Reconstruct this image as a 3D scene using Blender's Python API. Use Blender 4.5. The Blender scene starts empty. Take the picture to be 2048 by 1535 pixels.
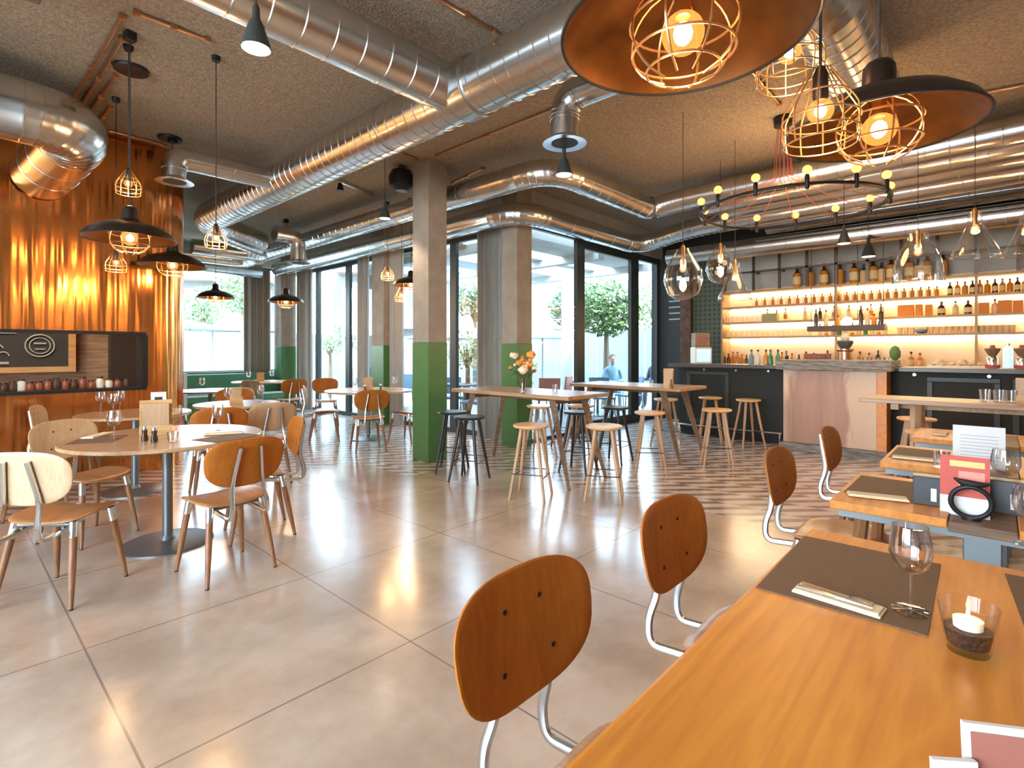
import bpy, bmesh, math, random
from mathutils import Vector, Matrix

random.seed(7)
sc = bpy.context.scene
COL = sc.collection
PI = math.pi

# ------------------------------------------------------------------ camera
H = 1.38                     # eye height (m)
FPX, HX, HY = 1053.0, 1024.0, 702.0
FW = Vector((.737, .676, 0)); RT = Vector((.676, -.737, 0))
cam_d = bpy.data.cameras.new('camera'); cam = bpy.data.objects.new('camera', cam_d)
COL.objects.link(cam); sc.camera = cam
cam_d.sensor_width = 36; cam_d.lens = 36 * FPX / 2048
cam_d.shift_y = -(767.5 - HY) / 2048
cam_d.clip_start = .02; cam_d.clip_end = 300
cam.location = (0, 0, H)
cam.rotation_euler = (PI / 2, 0, -math.atan2(.737, .676))

# ------------------------------------------------------------------ world, exposure, sun
w = bpy.data.worlds.new('sky'); sc.world = w; w.use_nodes = True
nt = w.node_tree; bg = nt.nodes['Background']
tc = nt.nodes.new('ShaderNodeTexCoord'); sep = nt.nodes.new('ShaderNodeSeparateXYZ')
rp = nt.nodes.new('ShaderNodeValToRGB')
nt.links.new(tc.outputs['Generated'], sep.inputs[0]); nt.links.new(sep.outputs[2], rp.inputs[0])
rp.color_ramp.elements[0].position = 0.0; rp.color_ramp.elements[0].color = (.80, .91, 1, 1)
rp.color_ramp.elements[1].position = .55; rp.color_ramp.elements[1].color = (.42, .68, 1, 1)
nt.links.new(rp.outputs[0], bg.inputs[0]); bg.inputs[1].default_value = 12
sc.view_settings.view_transform = 'Standard'; sc.view_settings.look = 'None'
sc.view_settings.gamma = 1; sc.view_settings.use_curve_mapping = False
sc.view_settings.exposure = .78
cy = sc.cycles
cy.max_bounces = 9; cy.diffuse_bounces = 4; cy.glossy_bounces = 4; cy.transmission_bounces = 6
cy.transparent_max_bounces = 24; cy.sample_clamp_indirect = 4; cy.caustics_reflective = False; cy.caustics_refractive = False
cy.use_denoising = True
sd = bpy.data.lights.new('sun', 'SUN'); so = bpy.data.objects.new('sun', sd); COL.objects.link(so)
sd.energy = 8; sd.angle = .02; sd.color = (1, .95, .85); so.rotation_euler = (math.radians(30), 0, math.radians(-15))


# ------------------------------------------------------------------ helpers
def P(px, py, z=None, X=None, Y=None, d=None):
    """world point seen at a photo pixel on a plane z=, X=, Y= or at a depth d="""
    q = (px - HX) / FPX; s = (HY - py) / FPX
    dx, dy = .737 + .676 * q, .676 - .737 * q
    t = d if d is not None else (z - H) / s if z is not None else X / dx if X is not None else Y / dy
    return Vector((dx * t, dy * t, H + s * t))

def face(dx, dy): return math.atan2(-dx, dy)

class MB:
    def __init__(s): s.b = bmesh.new()
    def quad(s, pts):
        vs = [s.b.verts.new(p) for p in pts]; s.b.faces.new(vs); return s
    def box(s, x0, x1, y0, y1, z0, z1, rz=0, c=None, tilt=None):
        m = Matrix.Identity(4)
        r = bmesh.ops.create_cube(s.b, size=1)
        cx, cy_, cz = (x0 + x1) / 2, (y0 + y1) / 2, (z0 + z1) / 2
        for v in r['verts']:
            v.co = Vector((v.co.x * (x1 - x0), v.co.y * (y1 - y0), v.co.z * (z1 - z0)))
            if tilt is not None: v.co = tilt @ v.co
            if rz: v.co = Matrix.Rotation(rz, 3, 'Z') @ v.co
            v.co += Vector((cx, cy_, cz))
        return s
    def sweep(s, pts, rads, n=10, caps=True, squash=1.0):
        pts = [Vector(p) for p in pts]
        if not hasattr(rads, '__len__'): rads = [rads] * len(pts)
        rings = []; up = None
        for i, p in enumerate(pts):
            a = pts[max(i - 1, 0)]; c = pts[min(i + 1, len(pts) - 1)]
            t = (c - a)
            if t.length < 1e-9: t = Vector((0, 0, 1))
            t.normalize()
            if up is None:
                up = Vector((0, 0, 1)) if abs(t.z) < .9 else Vector((1, 0, 0))
            u = (up - t * up.dot(t))
            if u.length < 1e-6: u = t.orthogonal()
            u.normalize(); up = u; v = t.cross(u)
            rings.append([s.b.verts.new(p + (u * math.cos(2 * PI * k / n) + v * math.sin(2 * PI * k / n) * squash) * rads[i]) for k in range(n)])
        for a, c in zip(rings, rings[1:]):
            for k in range(n):
                s.b.faces.new((a[k], a[(k + 1) % n], c[(k + 1) % n], c[k]))
        if caps:
            s.b.faces.new(rings[0][::-1]); s.b.faces.new(rings[-1])
        return s
    def lathe(s, prof, n=24, c=(0, 0, 0), cap=True, axis=None):
        c = Vector(c); rings = []
        for r, z in prof:
            ring = []
            for k in range(n):
                p = Vector((r * math.cos(2 * PI * k / n), r * math.sin(2 * PI * k / n), z))
                if axis is not None: p = axis @ p
                ring.append(s.b.verts.new(c + p))
            rings.append(ring)
        for a, b_ in zip(rings, rings[1:]):
            for k in range(n):
                s.b.faces.new((a[k], a[(k + 1) % n], b_[(k + 1) % n], b_[k]))
        if cap:
            if prof[0][0] > 1e-4: s.b.faces.new(rings[0][::-1])
            if prof[-1][0] > 1e-4: s.b.faces.new(rings[-1])
        return s
    def torus(s, R, r, c=(0, 0, 0), n=40, m=8, rot=None, a0=0, a1=2 * PI):
        c = Vector(c); pts = []
        full = abs(a1 - a0 - 2 * PI) < 1e-6
        for i in range(n + (0 if full else 1)):
            a = a0 + (a1 - a0) * i / n
            p = Vector((R * math.cos(a), R * math.sin(a), 0))
            e1 = p.normalized(); ring = []
            for k in range(m):
                b_ = 2 * PI * k / m
                v = p + e1 * r * math.cos(b_) + Vector((0, 0, r * math.sin(b_)))
                if rot is not None: v = rot @ v
                ring.append(s.b.verts.new(c + v))
            pts.append(ring)
        L = len(pts)
        for i in range(L if full else L - 1):
            a, b_ = pts[i], pts[(i + 1) % L]
            for k in range(m): s.b.faces.new((a[k], b_[k], b_[(k + 1) % m], a[(k + 1) % m]))
        return s
    def ball(s, r, c, sub=2, sq=(1, 1, 1), jit=0):
        g = bmesh.ops.create_icosphere(s.b, subdivisions=sub, radius=r)
        for v in g['verts']:
            k = 1 + random.uniform(-jit, jit)
            v.co = Vector((v.co.x * sq[0] * k, v.co.y * sq[1] * k, v.co.z * sq[2] * k)) + Vector(c)
        return s
    def prism(s, poly, z0, z1):
        lo = [s.b.verts.new((x, y, z0)) for x, y in poly]; hi = [s.b.verts.new((x, y, z1)) for x, y in poly]
        s.b.faces.new(lo[::-1]); s.b.faces.new(hi)
        for i in range(len(poly)):
            j = (i + 1) % len(poly); s.b.faces.new((lo[i], lo[j], hi[j], hi[i]))
        return s
    def panel(s, outline, disp, thick, to3d):
        """curved plate: outline in (u,v), disp(u,v) = offset of the mid surface"""
        ts = (.3, .6, .85, .97, 1.0); n = len(outline)
        cu = sum(p[0] for p in outline) / n; cv = sum(p[1] for p in outline) / n
        sides = []
        for sg in (1, -1):
            c0 = s.b.verts.new(to3d(cu, cv, disp(cu, cv) + sg * thick / 2)); rings = []
            for t in ts:
                th = thick / 2 * (1 if t < .98 else .45)
                rings.append([s.b.verts.new(to3d(cu + (u - cu) * t, cv + (v - cv) * t, disp(cu + (u - cu) * t, cv + (v - cv) * t) + sg * th)) for u, v in outline])
            for k in range(n): s.b.faces.new((c0, rings[0][k], rings[0][(k + 1) % n]))
            for a, b_ in zip(rings, rings[1:]):
                for k in range(n): s.b.faces.new((a[k], b_[k], b_[(k + 1) % n], a[(k + 1) % n]))
            sides.append(rings[-1])
        a, b_ = sides
        for k in range(n): s.b.faces.new((a[k], b_[k], b_[(k + 1) % n], a[(k + 1) % n]))
        return s
    def build(s, name, mat, parent=None, smooth=True, bevel=0, loc=None, rz=0):
        bmesh.ops.recalc_face_normals(s.b, faces=s.b.faces)
        me = bpy.data.meshes.new(name); s.b.to_mesh(me); s.b.free()
        o = bpy.data.objects.new(name, me); COL.objects.link(o)
        me.materials.append(mat)
        if smooth:
            me.polygons.foreach_set('use_smooth', [True] * len(me.polygons))
            try: me.set_sharp_from_angle(angle=math.radians(38))
            except Exception: pass
        if bevel:
            m = o.modifiers.new('bevel', 'BEVEL'); m.width = bevel; m.segments = 2; m.limit_method = 'ANGLE'
        if parent is not None: o.parent = parent
        if loc is not None: o.location = loc
        if rz: o.rotation_euler.z = rz
        return o

def thing(name, label, cat, loc=(0, 0, 0), rz=0, group=None):
    o = bpy.data.objects.new(name, None); COL.objects.link(o); o.empty_display_size = .1
    o.location = loc; o.rotation_euler = (0, 0, rz); o['label'] = label; o['category'] = cat
    if group: o['group'] = group
    return o
def tag(o, label, cat, group=None, kind=None):
    o['label'] = label; o['category'] = cat
    if group: o['group'] = group
    if kind: o['kind'] = kind
    return o
def struct(o, label=None):
    o['kind'] = 'structure'
    if label: o['label'] = label
    return o
def dup(o, loc=None, rz=None, label=None, group=None, parent=None, mats=None, scale=None):
    c = o.copy(); COL.objects.link(c)
    if parent is not None: c.parent = parent
    if loc is not None: c.location = loc
    if rz is not None: c.rotation_euler = (0, 0, rz)
    if label: c['label'] = label
    if group: c['group'] = group
    if scale: c.scale = (scale,) * 3
    if mats and c.type == 'MESH' and c.data.materials and c.data.materials[0].name in mats:
        key = c.data.name + mats[c.data.materials[0].name].name
        if key in bpy.data.meshes: c.data = bpy.data.meshes[key]
        else:
            old = c.data.materials[0].name; c.data = c.data.copy(); c.data.name = key; c.data.materials[0] = mats[old]
    for ch in list(o.children): dup(ch, parent=c, mats=mats)
    return c
def lamp(parent, loc, power, color=(1, .6, .28), r=.03, kind='POINT', spot=None, rot=None):
    l = bpy.data.lights.new('lamp_light', kind); l.energy = power; l.color = color
    if kind == 'AREA': l.shape = 'RECTANGLE'; l.size, l.size_y = r
    else: l.shadow_soft_size = r
    if spot: l.spot_size = spot; l.spot_blend = .5
    o = bpy.data.objects.new('lamp_light', l); COL.objects.link(o); o.location = loc
    if rot: o.rotation_euler = rot
    if parent is not None: o.parent = parent
    return o

# ------------------------------------------------------------------ materials
def newmat(name):
    m = bpy.data.materials.new(name); m.use_nodes = True
    return m, m.node_tree, m.node_tree.nodes['Principled BSDF']
def plain(name, col, rough=.5, metal=0, bump=0, bscale=40, var=0, vscale=6, emit=None, es=0, stretch=(1, 1, 1), coat=0):
    m, t, b = newmat(name)
    b.inputs['Base Color'].default_value = (*col, 1); b.inputs['Roughness'].default_value = rough; b.inputs['Metallic'].default_value = metal
    if coat: b.inputs['Coat Weight'].default_value = coat; b.inputs['Coat Roughness'].default_value = .1
    if emit: b.inputs['Emission Color'].default_value = (*emit, 1); b.inputs['Emission Strength'].default_value = es
    if var or bump:
        tc = t.nodes.new('ShaderNodeTexCoord'); mp = t.nodes.new('ShaderNodeMapping'); mp.inputs['Scale'].default_value = stretch
        t.links.new(tc.outputs['Object'], mp.inputs[0])
    if var:
        n = t.nodes.new('ShaderNodeTexNoise'); n.inputs['Scale'].default_value = vscale; n.inputs['Detail'].default_value = 6; t.links.new(mp.outputs[0], n.inputs['Vector'])
        r = t.nodes.new('ShaderNodeValToRGB'); t.links.new(n.outputs[0], r.inputs[0])
        r.color_ramp.elements[0].position = .3; r.color_ramp.elements[1].position = .7
        r.color_ramp.elements[0].color = (*[c * (1 - var) for c in col], 1); r.color_ramp.elements[1].color = (*[min(1, c * (1 + var)) for c in col], 1)
        t.links.new(r.outputs[0], b.inputs['Base Color'])
    if bump:
        n = t.nodes.new('ShaderNodeTexNoise'); n.inputs['Scale'].default_value = bscale; n.inputs['Detail'].default_value = 5; t.links.new(mp.outputs[0], n.inputs['Vector'])
        bp = t.nodes.new('ShaderNodeBump'); bp.inputs['Strength'].default_value = bump; bp.inputs['Distance'].default_value = .02
        t.links.new(n.outputs[0], bp.inputs['Height']); t.links.new(bp.outputs[0], b.inputs['Normal'])
    return m
def wood(name, c1, c2, axis='X', scale=1.0, rough=.4, coat=0, rings=3.0):
    m, t, b = newmat(name); b.inputs['Roughness'].default_value = rough
    if coat: b.inputs['Coat Weight'].default_value = coat; b.inputs['Coat Roughness'].default_value = .2
    tc = t.nodes.new('ShaderNodeTexCoord'); mp = t.nodes.new('ShaderNodeMapping')
    a = {'X': (.6, 7, 7), 'Y': (7, .6, 7), 'Z': (7, 7, .6)}[axis]; mp.inputs['Scale'].default_value = [v * scale for v in a]
    t.links.new(tc.outputs['Object'], mp.inputs[0])
    n = t.nodes.new('ShaderNodeTexNoise'); n.inputs['Scale'].default_value = 1.0; n.inputs['Detail'].default_value = 3; n.inputs['Distortion'].default_value = .6
    t.links.new(mp.outputs[0], n.inputs['Vector'])
    mu = t.nodes.new('ShaderNodeMath'); mu.operation = 'MULTIPLY'; mu.inputs[1].default_value = rings * 4; t.links.new(n.outputs[0], mu.inputs[0])
    si = t.nodes.new('ShaderNodeMath'); si.operation = 'PINGPONG'; si.inputs[1].default_value = 1; t.links.new(mu.outputs[0], si.inputs[0])
    n2 = t.nodes.new('ShaderNodeTexNoise'); n2.inputs['Scale'].default_value = 9; n2.inputs['Detail'].default_value = 4; t.links.new(mp.outputs[0], n2.inputs['Vector'])
    ad = t.nodes.new('ShaderNodeMath'); ad.operation = 'MULTIPLY_ADD'; ad.inputs[1].default_value = .45; t.links.new(si.outputs[0], ad.inputs[0]); t.links.new(n2.outputs[0], ad.inputs[2])
    r = t.nodes.new('ShaderNodeValToRGB'); r.color_ramp.elements[0].position = .35; r.color_ramp.elements[1].position = 1.0
    r.color_ramp.elements[0].color = (*c2, 1); r.color_ramp.elements[1].color = (*c1, 1)
    t.links.new(ad.outputs[0], r.inputs[0]); t.links.new(r.outputs[0], b.inputs['Base Color'])
    return m
def glassy(name, tint=(1, 1, 1), base=.04, edge=.75, rough=.02):
    m = bpy.data.materials.new(name); m.use_nodes = True; t = m.node_tree; t.nodes.clear()
    o = t.nodes.new('ShaderNodeOutputMaterial'); mx = t.nodes.new('ShaderNodeMixShader')
    tr = t.nodes.new('ShaderNodeBsdfTransparent'); tr.inputs[0].default_value = (*tint, 1)
    gl = t.nodes.new('ShaderNodeBsdfGlossy'); gl.inputs['Roughness'].default_value = rough
    lw = t.nodes.new('ShaderNodeLayerWeight'); lw.inputs[0].default_value = .42
    mr = t.nodes.new('ShaderNodeMapRange'); mr.inputs[3].default_value = base; mr.inputs[4].default_value = edge
    t.links.new(lw.outputs['Facing'], mr.inputs[0]); t.links.new(mr.outputs[0], mx.inputs[0])
    t.links.new(tr.outputs[0], mx.inputs[1]); t.links.new(gl.outputs[0], mx.inputs[2]); t.links.new(mx.outputs[0], o.inputs[0])
    return m
def glow(name, col, s, mix=1.0):
    m = bpy.data.materials.new(name); m.use_nodes = True; t = m.node_tree; t.nodes.clear()
    o = t.nodes.new('ShaderNodeOutputMaterial'); e = t.nodes.new('ShaderNodeEmission'); e.inputs[0].default_value = (*col, 1); e.inputs[1].default_value = s
    if mix < 1:
        mx = t.nodes.new('ShaderNodeMixShader'); tr = t.nodes.new('ShaderNodeBsdfTransparent'); mx.inputs[0].default_value = mix
        t.links.new(tr.outputs[0], mx.inputs[1]); t.links.new(e.outputs[0], mx.inputs[2]); t.links.new(mx.outputs[0], o.inputs[0])
    else: t.links.new(e.outputs[0], o.inputs[0])
    return m

M = {}
M['ceiling'] = plain('wood_wool_ceiling', (.38, .30, .215), .95, bump=.5, bscale=55, var=.3, vscale=45)
M['steel'] = plain('galvanised_steel', (.66, .66, .64), .24, 1, bump=.06, bscale=7, var=.07, vscale=5)
M['steel_dark'] = plain('grey_metal', (.20, .215, .21), .4, .7)
M['chrome'] = plain('bright_steel', (.72, .74, .74), .22, 1)
M['black'] = plain('black_metal', (.015, .015, .016), .45, .3)
M['blackframe'] = plain('anthracite_frame', (.035, .042, .04), .45)
M['bronze'] = plain('bronze_shade', (.07, .05, .04), .35, .85, var=.2, vscale=8)
M['copper_in'] = plain('copper_inside', (.17, .065, .016), .38, .8, var=.3, vscale=9)
M['conduit'] = plain('copper_pipe', (.62, .33, .18), .3, .9)
M['green'] = plain('green_paint', (.085, .20, .065), .35, var=.06)
M['concrete'] = plain('column_concrete', (.37, .30, .23), .8, bump=.15, bscale=18, var=.13, vscale=5)
M['wallgrey'] = plain('grey_plaster', (.46, .44, .40), .8, var=.08)
M['darkwall'] = plain('dark_wall', (.02, .022, .02), .6)
M['curtain'] = plain('curtain_fabric', (.40, .38, .34), .95, var=.1, vscale=30, stretch=(1, 1, .1))
M['oak'] = wood('oak_table', (.76, .285, .03), (.60, .195, .018), 'X', .9, .42, .12, 3.2)
M['oakY'] = wood('oak_tabletop', (.50, .30, .155), (.34, .19, .085), 'Y', .9, .38, .2)
M['oakR'] = wood('pale_oak_top', (.58, .36, .19), (.42, .24, .11), 'X', 1.1, .3, .35)
M['ply'] = wood('chair_plywood', (.46, .145, .018), (.36, .10, .010), 'Z', 1.5, .55, 0, 1.2)
M['ply'].node_tree.nodes['Principled BSDF'].inputs['Specular IOR Level'].default_value = .25
M['ply_lit_card'] = wood('lit_plywood_menu_card', (.62, .42, .24), (.50, .31, .16), 'Z', 1.5, .45, .1, 1.2)  # brighter copy of the chair plywood, light painted in; also colours menu cards
M['seatw'] = wood('seat_wood', (.50, .22, .075), (.36, .13, .04), 'Y', 1.4, .3, .3, 1.5)
M['leg'] = wood('walnut_leg', (.34, .145, .055), (.20, .08, .03), 'Z', 1.5, .4, .1)
M['stool'] = wood('stool_beech', (.80, .47, .20), (.66, .34, .12), 'X', 1.4, .35, .3, 1.5)
M['stoolleg'] = wood('beech_leg', (.58, .36, .20), (.44, .25, .13), 'Z', 1.4, .45)
M['blackwood'] = plain('black_stained_wood', (.02, .022, .022), .35)
M['smoked'] = wood('smoked_oak', (.26, .15, .075), (.13, .07, .035), 'Y', 1.2, .5)
m, t, b = newmat('sapwood_slab'); M['slab'] = m; b.inputs['Roughness'].default_value = .4
tc = t.nodes.new('ShaderNodeTexCoord'); sx_ = t.nodes.new('ShaderNodeSeparateXYZ'); t.links.new(tc.outputs['Object'], sx_.inputs[0])
mp = t.nodes.new('ShaderNodeMapping'); mp.inputs['Scale'].default_value = (3, 5, .9); t.links.new(tc.outputs['Object'], mp.inputs[0])
n = t.nodes.new('ShaderNodeTexNoise'); n.inputs['Scale'].default_value = 1.4; n.inputs['Detail'].default_value = 5; n.inputs['Distortion'].default_value = .8; t.links.new(mp.outputs[0], n.inputs['Vector'])
a1 = t.nodes.new('ShaderNodeMath'); a1.operation = 'MULTIPLY_ADD'; a1.inputs[1].default_value = .45; t.links.new(n.outputs[0], a1.inputs[0]); t.links.new(sx_.outputs[1], a1.inputs[2])
rr_ = t.nodes.new('ShaderNodeValToRGB'); e_ = rr_.color_ramp.elements
e_[0].position = 0; e_[0].color = (.66, .47, .30, 1); e_[1].position = 1; e_[1].color = (.68, .49, .32, 1)
mr = t.nodes.new('ShaderNodeMapRange'); mr.inputs[1].default_value = -.35; mr.inputs[2].default_value = .85; t.links.new(a1.outputs[0], mr.inputs[0])
for ps, cc_ in ((.30, (.62, .41, .26)), (.36, (.38, .19, .11)), (.45, (.44, .24, .15)), (.58, (.36, .17, .10)), (.72, (.42, .22, .14)), (.86, (.36, .19, .11))):
    q_ = e_.new(ps); q_.color = (*cc_, 1)
t.links.new(mr.outputs[0], rr_.inputs[0]); t.links.new(rr_.outputs[0], b.inputs['Base Color'])
M['slate'] = plain('grey_stone', (.22, .20, .18), .6, bump=.4, bscale=12, var=.4, vscale=9, stretch=(1, 1, 4))
M['barpaint'] = plain('bar_front_paint', (.016, .015, .010), .7)
M['mat'] = plain('placemat_weave', (.16, .092, .05), .7, var=.2, vscale=60, stretch=(1, 8, 1))
M['napkin'] = plain('cream_napkin', (.85, .70, .46), .9, var=.05)
M['paper'] = plain('white_paper', (.82, .80, .76), .8)
M['paperlines'] = plain('print_grey', (.50, .48, .45), .8)
M['red'] = plain('red_card', (.56, .09, .06), .6)
M['pink'] = plain('pale_red_print', (.85, .30, .22), .6)
M['yellow'] = plain('yellow_print', (.9, .55, .2), .6)
M['slatebox'] = plain('smoky_slate', (.055, .06, .06), .3)
M['glass'] = glassy('clear_glass', (.98, .98, .98), .055, .78)
M['glass2'] = glassy('thick_tumbler_glass', (.99, .99, .99), .015, .3)
M['pane'] = glassy('window_glass', (.97, .99, .98), .025, .22, .0)
M['globe'] = glassy('hand_blown_glass', (.96, .95, .92), .06, .8)
M['candle'] = plain('candle_wax', (.95, .85, .7), .5, emit=(1, .7, .35), es=.25)
M['beans'] = plain('coffee_beans', (.045, .018, .008), .4, bump=1, bscale=120, var=.4, vscale=90)
M['core'] = glow('filament', (1, .72, .36), 40)
M['bulb'] = glow('amber_bulb', (1, .33, .06), 1.2, .5)
M['bulbs'] = glow('small_bulb', (1, .46, .13), 1.5)
M['strip'] = glow('led_strip', (1, .80, .50), 30)
M['spotface'] = glow('spot_lens', (1, .75, .5), 4)
M['redcable'] = plain('red_cable', (.40, .07, .035), .6)
M['cable'] = plain('black_cable', (.03, .02, .015), .6)
M['wire'] = plain('brass_wire', (.75, .42, .18), .3, .9)
M['barback'] = plain('cream_back_panel', (.88, .70, .45), .55, var=.08, vscale=2)
M['shelf'] = plain('shelf_wood', (.50, .30, .13), .5, var=.1)
M['amber'] = plain('amber_bottle_glass', (.66, .24, .03), .15, coat=.3)
M['umber'] = plain('dark_brown_board', (.085, .035, .015), .5)
M['darktop'] = plain('dark_counter_top', (.085, .075, .062), .35, var=.15)
M['clearb'] = plain('pale_bottle_glass', (.80, .52, .25), .1, coat=.5)
M['darkb'] = plain('dark_bottle_glass', (.05, .022, .01), .1, coat=.5)
M['label'] = plain('cream_label', (.85, .62, .30), .7)
M['foil'] = plain('bottle_foil', (.035, .015, .008), .4)
M['orangebox'] = plain('orange_carton', (.80, .22, .012), .6)
M['cream'] = plain('cream_ceramic', (.85, .74, .58), .35)
M['whitep'] = plain('white_render', (.60, .59, .56), .8)
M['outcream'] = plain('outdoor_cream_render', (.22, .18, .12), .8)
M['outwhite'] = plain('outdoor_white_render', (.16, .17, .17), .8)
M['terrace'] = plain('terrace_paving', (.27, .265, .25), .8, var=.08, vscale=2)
M['leaf'] = plain('leaf_green', (.13, .21, .06), .6, var=.3, vscale=1)
M['leafdark'] = plain('leaf_dark', (.07, .13, .04), .6, var=.3, vscale=1)
M['bark'] = plain('bark', (.16, .11, .07), .9)
M['bluegrey'] = plain('blue_grey_fabric', (.20, .32, .40), .7)
M['greyroof'] = plain('grey_cladding', (.38, .42, .46), .7)
M['greenbench'] = plain('green_upholstery', (.05, .17, .07), .6, var=.15, vscale=14)
M['board'] = plain('chalkboard', (.035, .04, .038), .8)
M['chalk'] = plain('chalk_line', (.45, .46, .44), .9)
M['plank'] = wood('old_planks', (.42, .26, .15), (.20, .12, .07), 'X', .8, .7)
M['frameoak'] = wood('frame_oak', (.70, .42, .18), (.5, .27, .1), 'X', 1, .5)
M['skin'] = plain('skin', (.50, .30, .21), .6)
M['cloth'] = plain('dark_clothing', (.05, .06, .08), .9)
M['orangefl'] = plain('dried_orange_petals', (.80, .30, .05), .8, var=.3, vscale=30)
M['redjar'] = plain('red_brown_jar', (.32, .09, .04), .3)
M['greenb'] = plain('green_glass', (.03, .22, .08), .15, coat=.5)
M['screen'] = plain('display_panel', (.45, .62, .70), .3, emit=(.55, .75, .85), es=.5)
M['barkitem'] = plain('terracotta_seat', (.42, .16, .11), .7)

# copper wall
m, t, b = newmat('beaten_copper'); M['copper'] = m
b.inputs['Base Color'].default_value = (.80, .30, .085, 1); b.inputs['Metallic'].default_value = 1; b.inputs['Roughness'].default_value = .2
tc = t.nodes.new('ShaderNodeTexCoord'); mp = t.nodes.new('ShaderNodeMapping'); mp.inputs['Scale'].default_value = (4.5, 4.5, .2)
n = t.nodes.new('ShaderNodeTexNoise'); n.inputs['Scale'].default_value = 1.6; n.inputs['Detail'].default_value = 2
bp = t.nodes.new('ShaderNodeBump'); bp.inputs['Strength'].default_value = .9; bp.inputs['Distance'].default_value = .035
t.links.new(tc.outputs['Object'], mp.inputs[0]); t.links.new(mp.outputs[0], n.inputs['Vector']); t.links.new(n.outputs[0], bp.inputs['Height']); t.links.new(bp.outputs[0], b.inputs['Normal'])
n2 = t.nodes.new('ShaderNodeTexNoise'); n2.inputs['Scale'].default_value = 5; n2.inputs['Detail'].default_value = 6; t.links.new(tc.outputs['Object'], n2.inputs['Vector'])
mr = t.nodes.new('ShaderNodeMapRange'); mr.inputs[3].default_value = .10; mr.inputs[4].default_value = .26; t.links.new(n2.outputs[0], mr.inputs[0]); t.links.new(mr.outputs[0], b.inputs['Roughness'])

# floor: big polished tiles, striped encaustic tiles beyond
m, t, b = newmat('floor_tiles'); M['floor'] = m
N = t.nodes.new; L = t.links.new
geo = N('ShaderNodeNewGeometry'); sp = N('ShaderNodeSeparateXYZ'); L(geo.outputs['Position'], sp.inputs[0])
def mth(op, a, b_=None, c_=None):
    nd = N('ShaderNodeMath'); nd.operation = op
    for i, v in enumerate((a, b_, c_)):
        if v is None: continue
        if isinstance(v, (int, float)): nd.inputs[i].default_value = v
        else: L(v, nd.inputs[i])
    return nd.outputs[0]
X_, Y_ = sp.outputs[0], sp.outputs[1]
def groutline(c_, off, per, wd):
    f = mth('MODULO', mth('ADD', mth('DIVIDE', mth('SUBTRACT', c_, off), per), 50), 1)
    return mth('LESS_THAN', mth('PINGPONG', f, .5), wd / per)
g1 = mth('MAXIMUM', groutline(X_, .46, 1.06, .0045), groutline(Y_, 2.05, 1.06, .0045))
nz = N('ShaderNodeTexNoise'); nz.inputs['Scale'].default_value = 1.3; nz.inputs['Detail'].default_value = 8; nz.inputs['Roughness'].default_value = .62; L(geo.outputs['Position'], nz.inputs['Vector'])
r1 = N('ShaderNodeValToRGB'); L(nz.outputs[0], r1.inputs[0])
r1.color_ramp.elements[0].position = .37; r1.color_ramp.elements[0].color = (.43, .29, .19, 1)
r1.color_ramp.elements[1].position = .63; r1.color_ramp.elements[1].color = (.63, .455, .32, 1)
mxa = N('ShaderNodeMix'); mxa.data_type = 'RGBA'; L(g1, mxa.inputs[0]); L(r1.outputs[0], mxa.inputs[6]); mxa.inputs[7].default_value = (.26, .18, .13, 1)
# stripes
fl = mth('MODULO', mth('FLOOR', mth('DIVIDE', mth('ADD', X_, 40), .38)), 2)
stv = mth('MODULO', mth('ADD', mth('DIVIDE', mth('ADD', X_, Y_), .25), mth('ADD', mth('MULTIPLY', fl, .5), 100)), 1)
st = mth('LESS_THAN', stv, .42)
mxb = N('ShaderNodeMix'); mxb.data_type = 'RGBA'; L(st, mxb.inputs[0]); mxb.inputs[6].default_value = (.74, .60, .50, 1); mxb.inputs[7].default_value = (.27, .19, .145, 1)
zone = mth('MAXIMUM', mth('GREATER_THAN', X_, 4.46), mth('MAXIMUM', mth('GREATER_THAN', Y_, 5.9), mth('MULTIPLY', mth('GREATER_THAN', X_, 3.52), mth('GREATER_THAN', Y_, 4.77))))
mxc = N('ShaderNodeMix'); mxc.data_type = 'RGBA'; L(zone, mxc.inputs[0]); L(mxa.outputs[2], mxc.inputs[6]); L(mxb.outputs[2], mxc.inputs[7])
L(mxc.outputs[2], b.inputs['Base Color'])
mr = N('ShaderNodeMapRange'); mr.inputs[3].default_value = .14; mr.inputs[4].default_value = .27; L(nz.outputs[0], mr.inputs[0]); L(mr.outputs[0], b.inputs['Roughness'])
b.inputs['Specular IOR Level'].default_value = 1.0; b.inputs['Coat Weight'].default_value = .45; b.inputs['Coat Roughness'].default_value = .16


# ------------------------------------------------------------------ room shell
CZ = 3.785; WX = 5.9; WY = 5.1; BY = 13.0; BX = 10.2; KY = 7.2
L0X, L0Y = -3.0, -4.0
fl_ = MB(); fl_.prism([(L0X, L0Y), (BX + 1, L0Y), (BX + 1, WY + .1), (WX + .1, WY + .1), (WX + .1, BY + .1), (L0X, BY + .1)], -.12, 0)
struct(fl_.build('floor', M['floor'], smooth=False))
c_ = MB(); c_.prism([(L0X - .2, L0Y - .2), (BX + 1.2, L0Y - .2), (BX + 1.2, WY + .3), (WX + .3, WY + .3), (WX + .3, BY + .3), (L0X - .2, BY + .3)], CZ, CZ + .2)
struct(c_.build('ceiling', M['ceiling'], smooth=False))
HZ = 3.3
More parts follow.
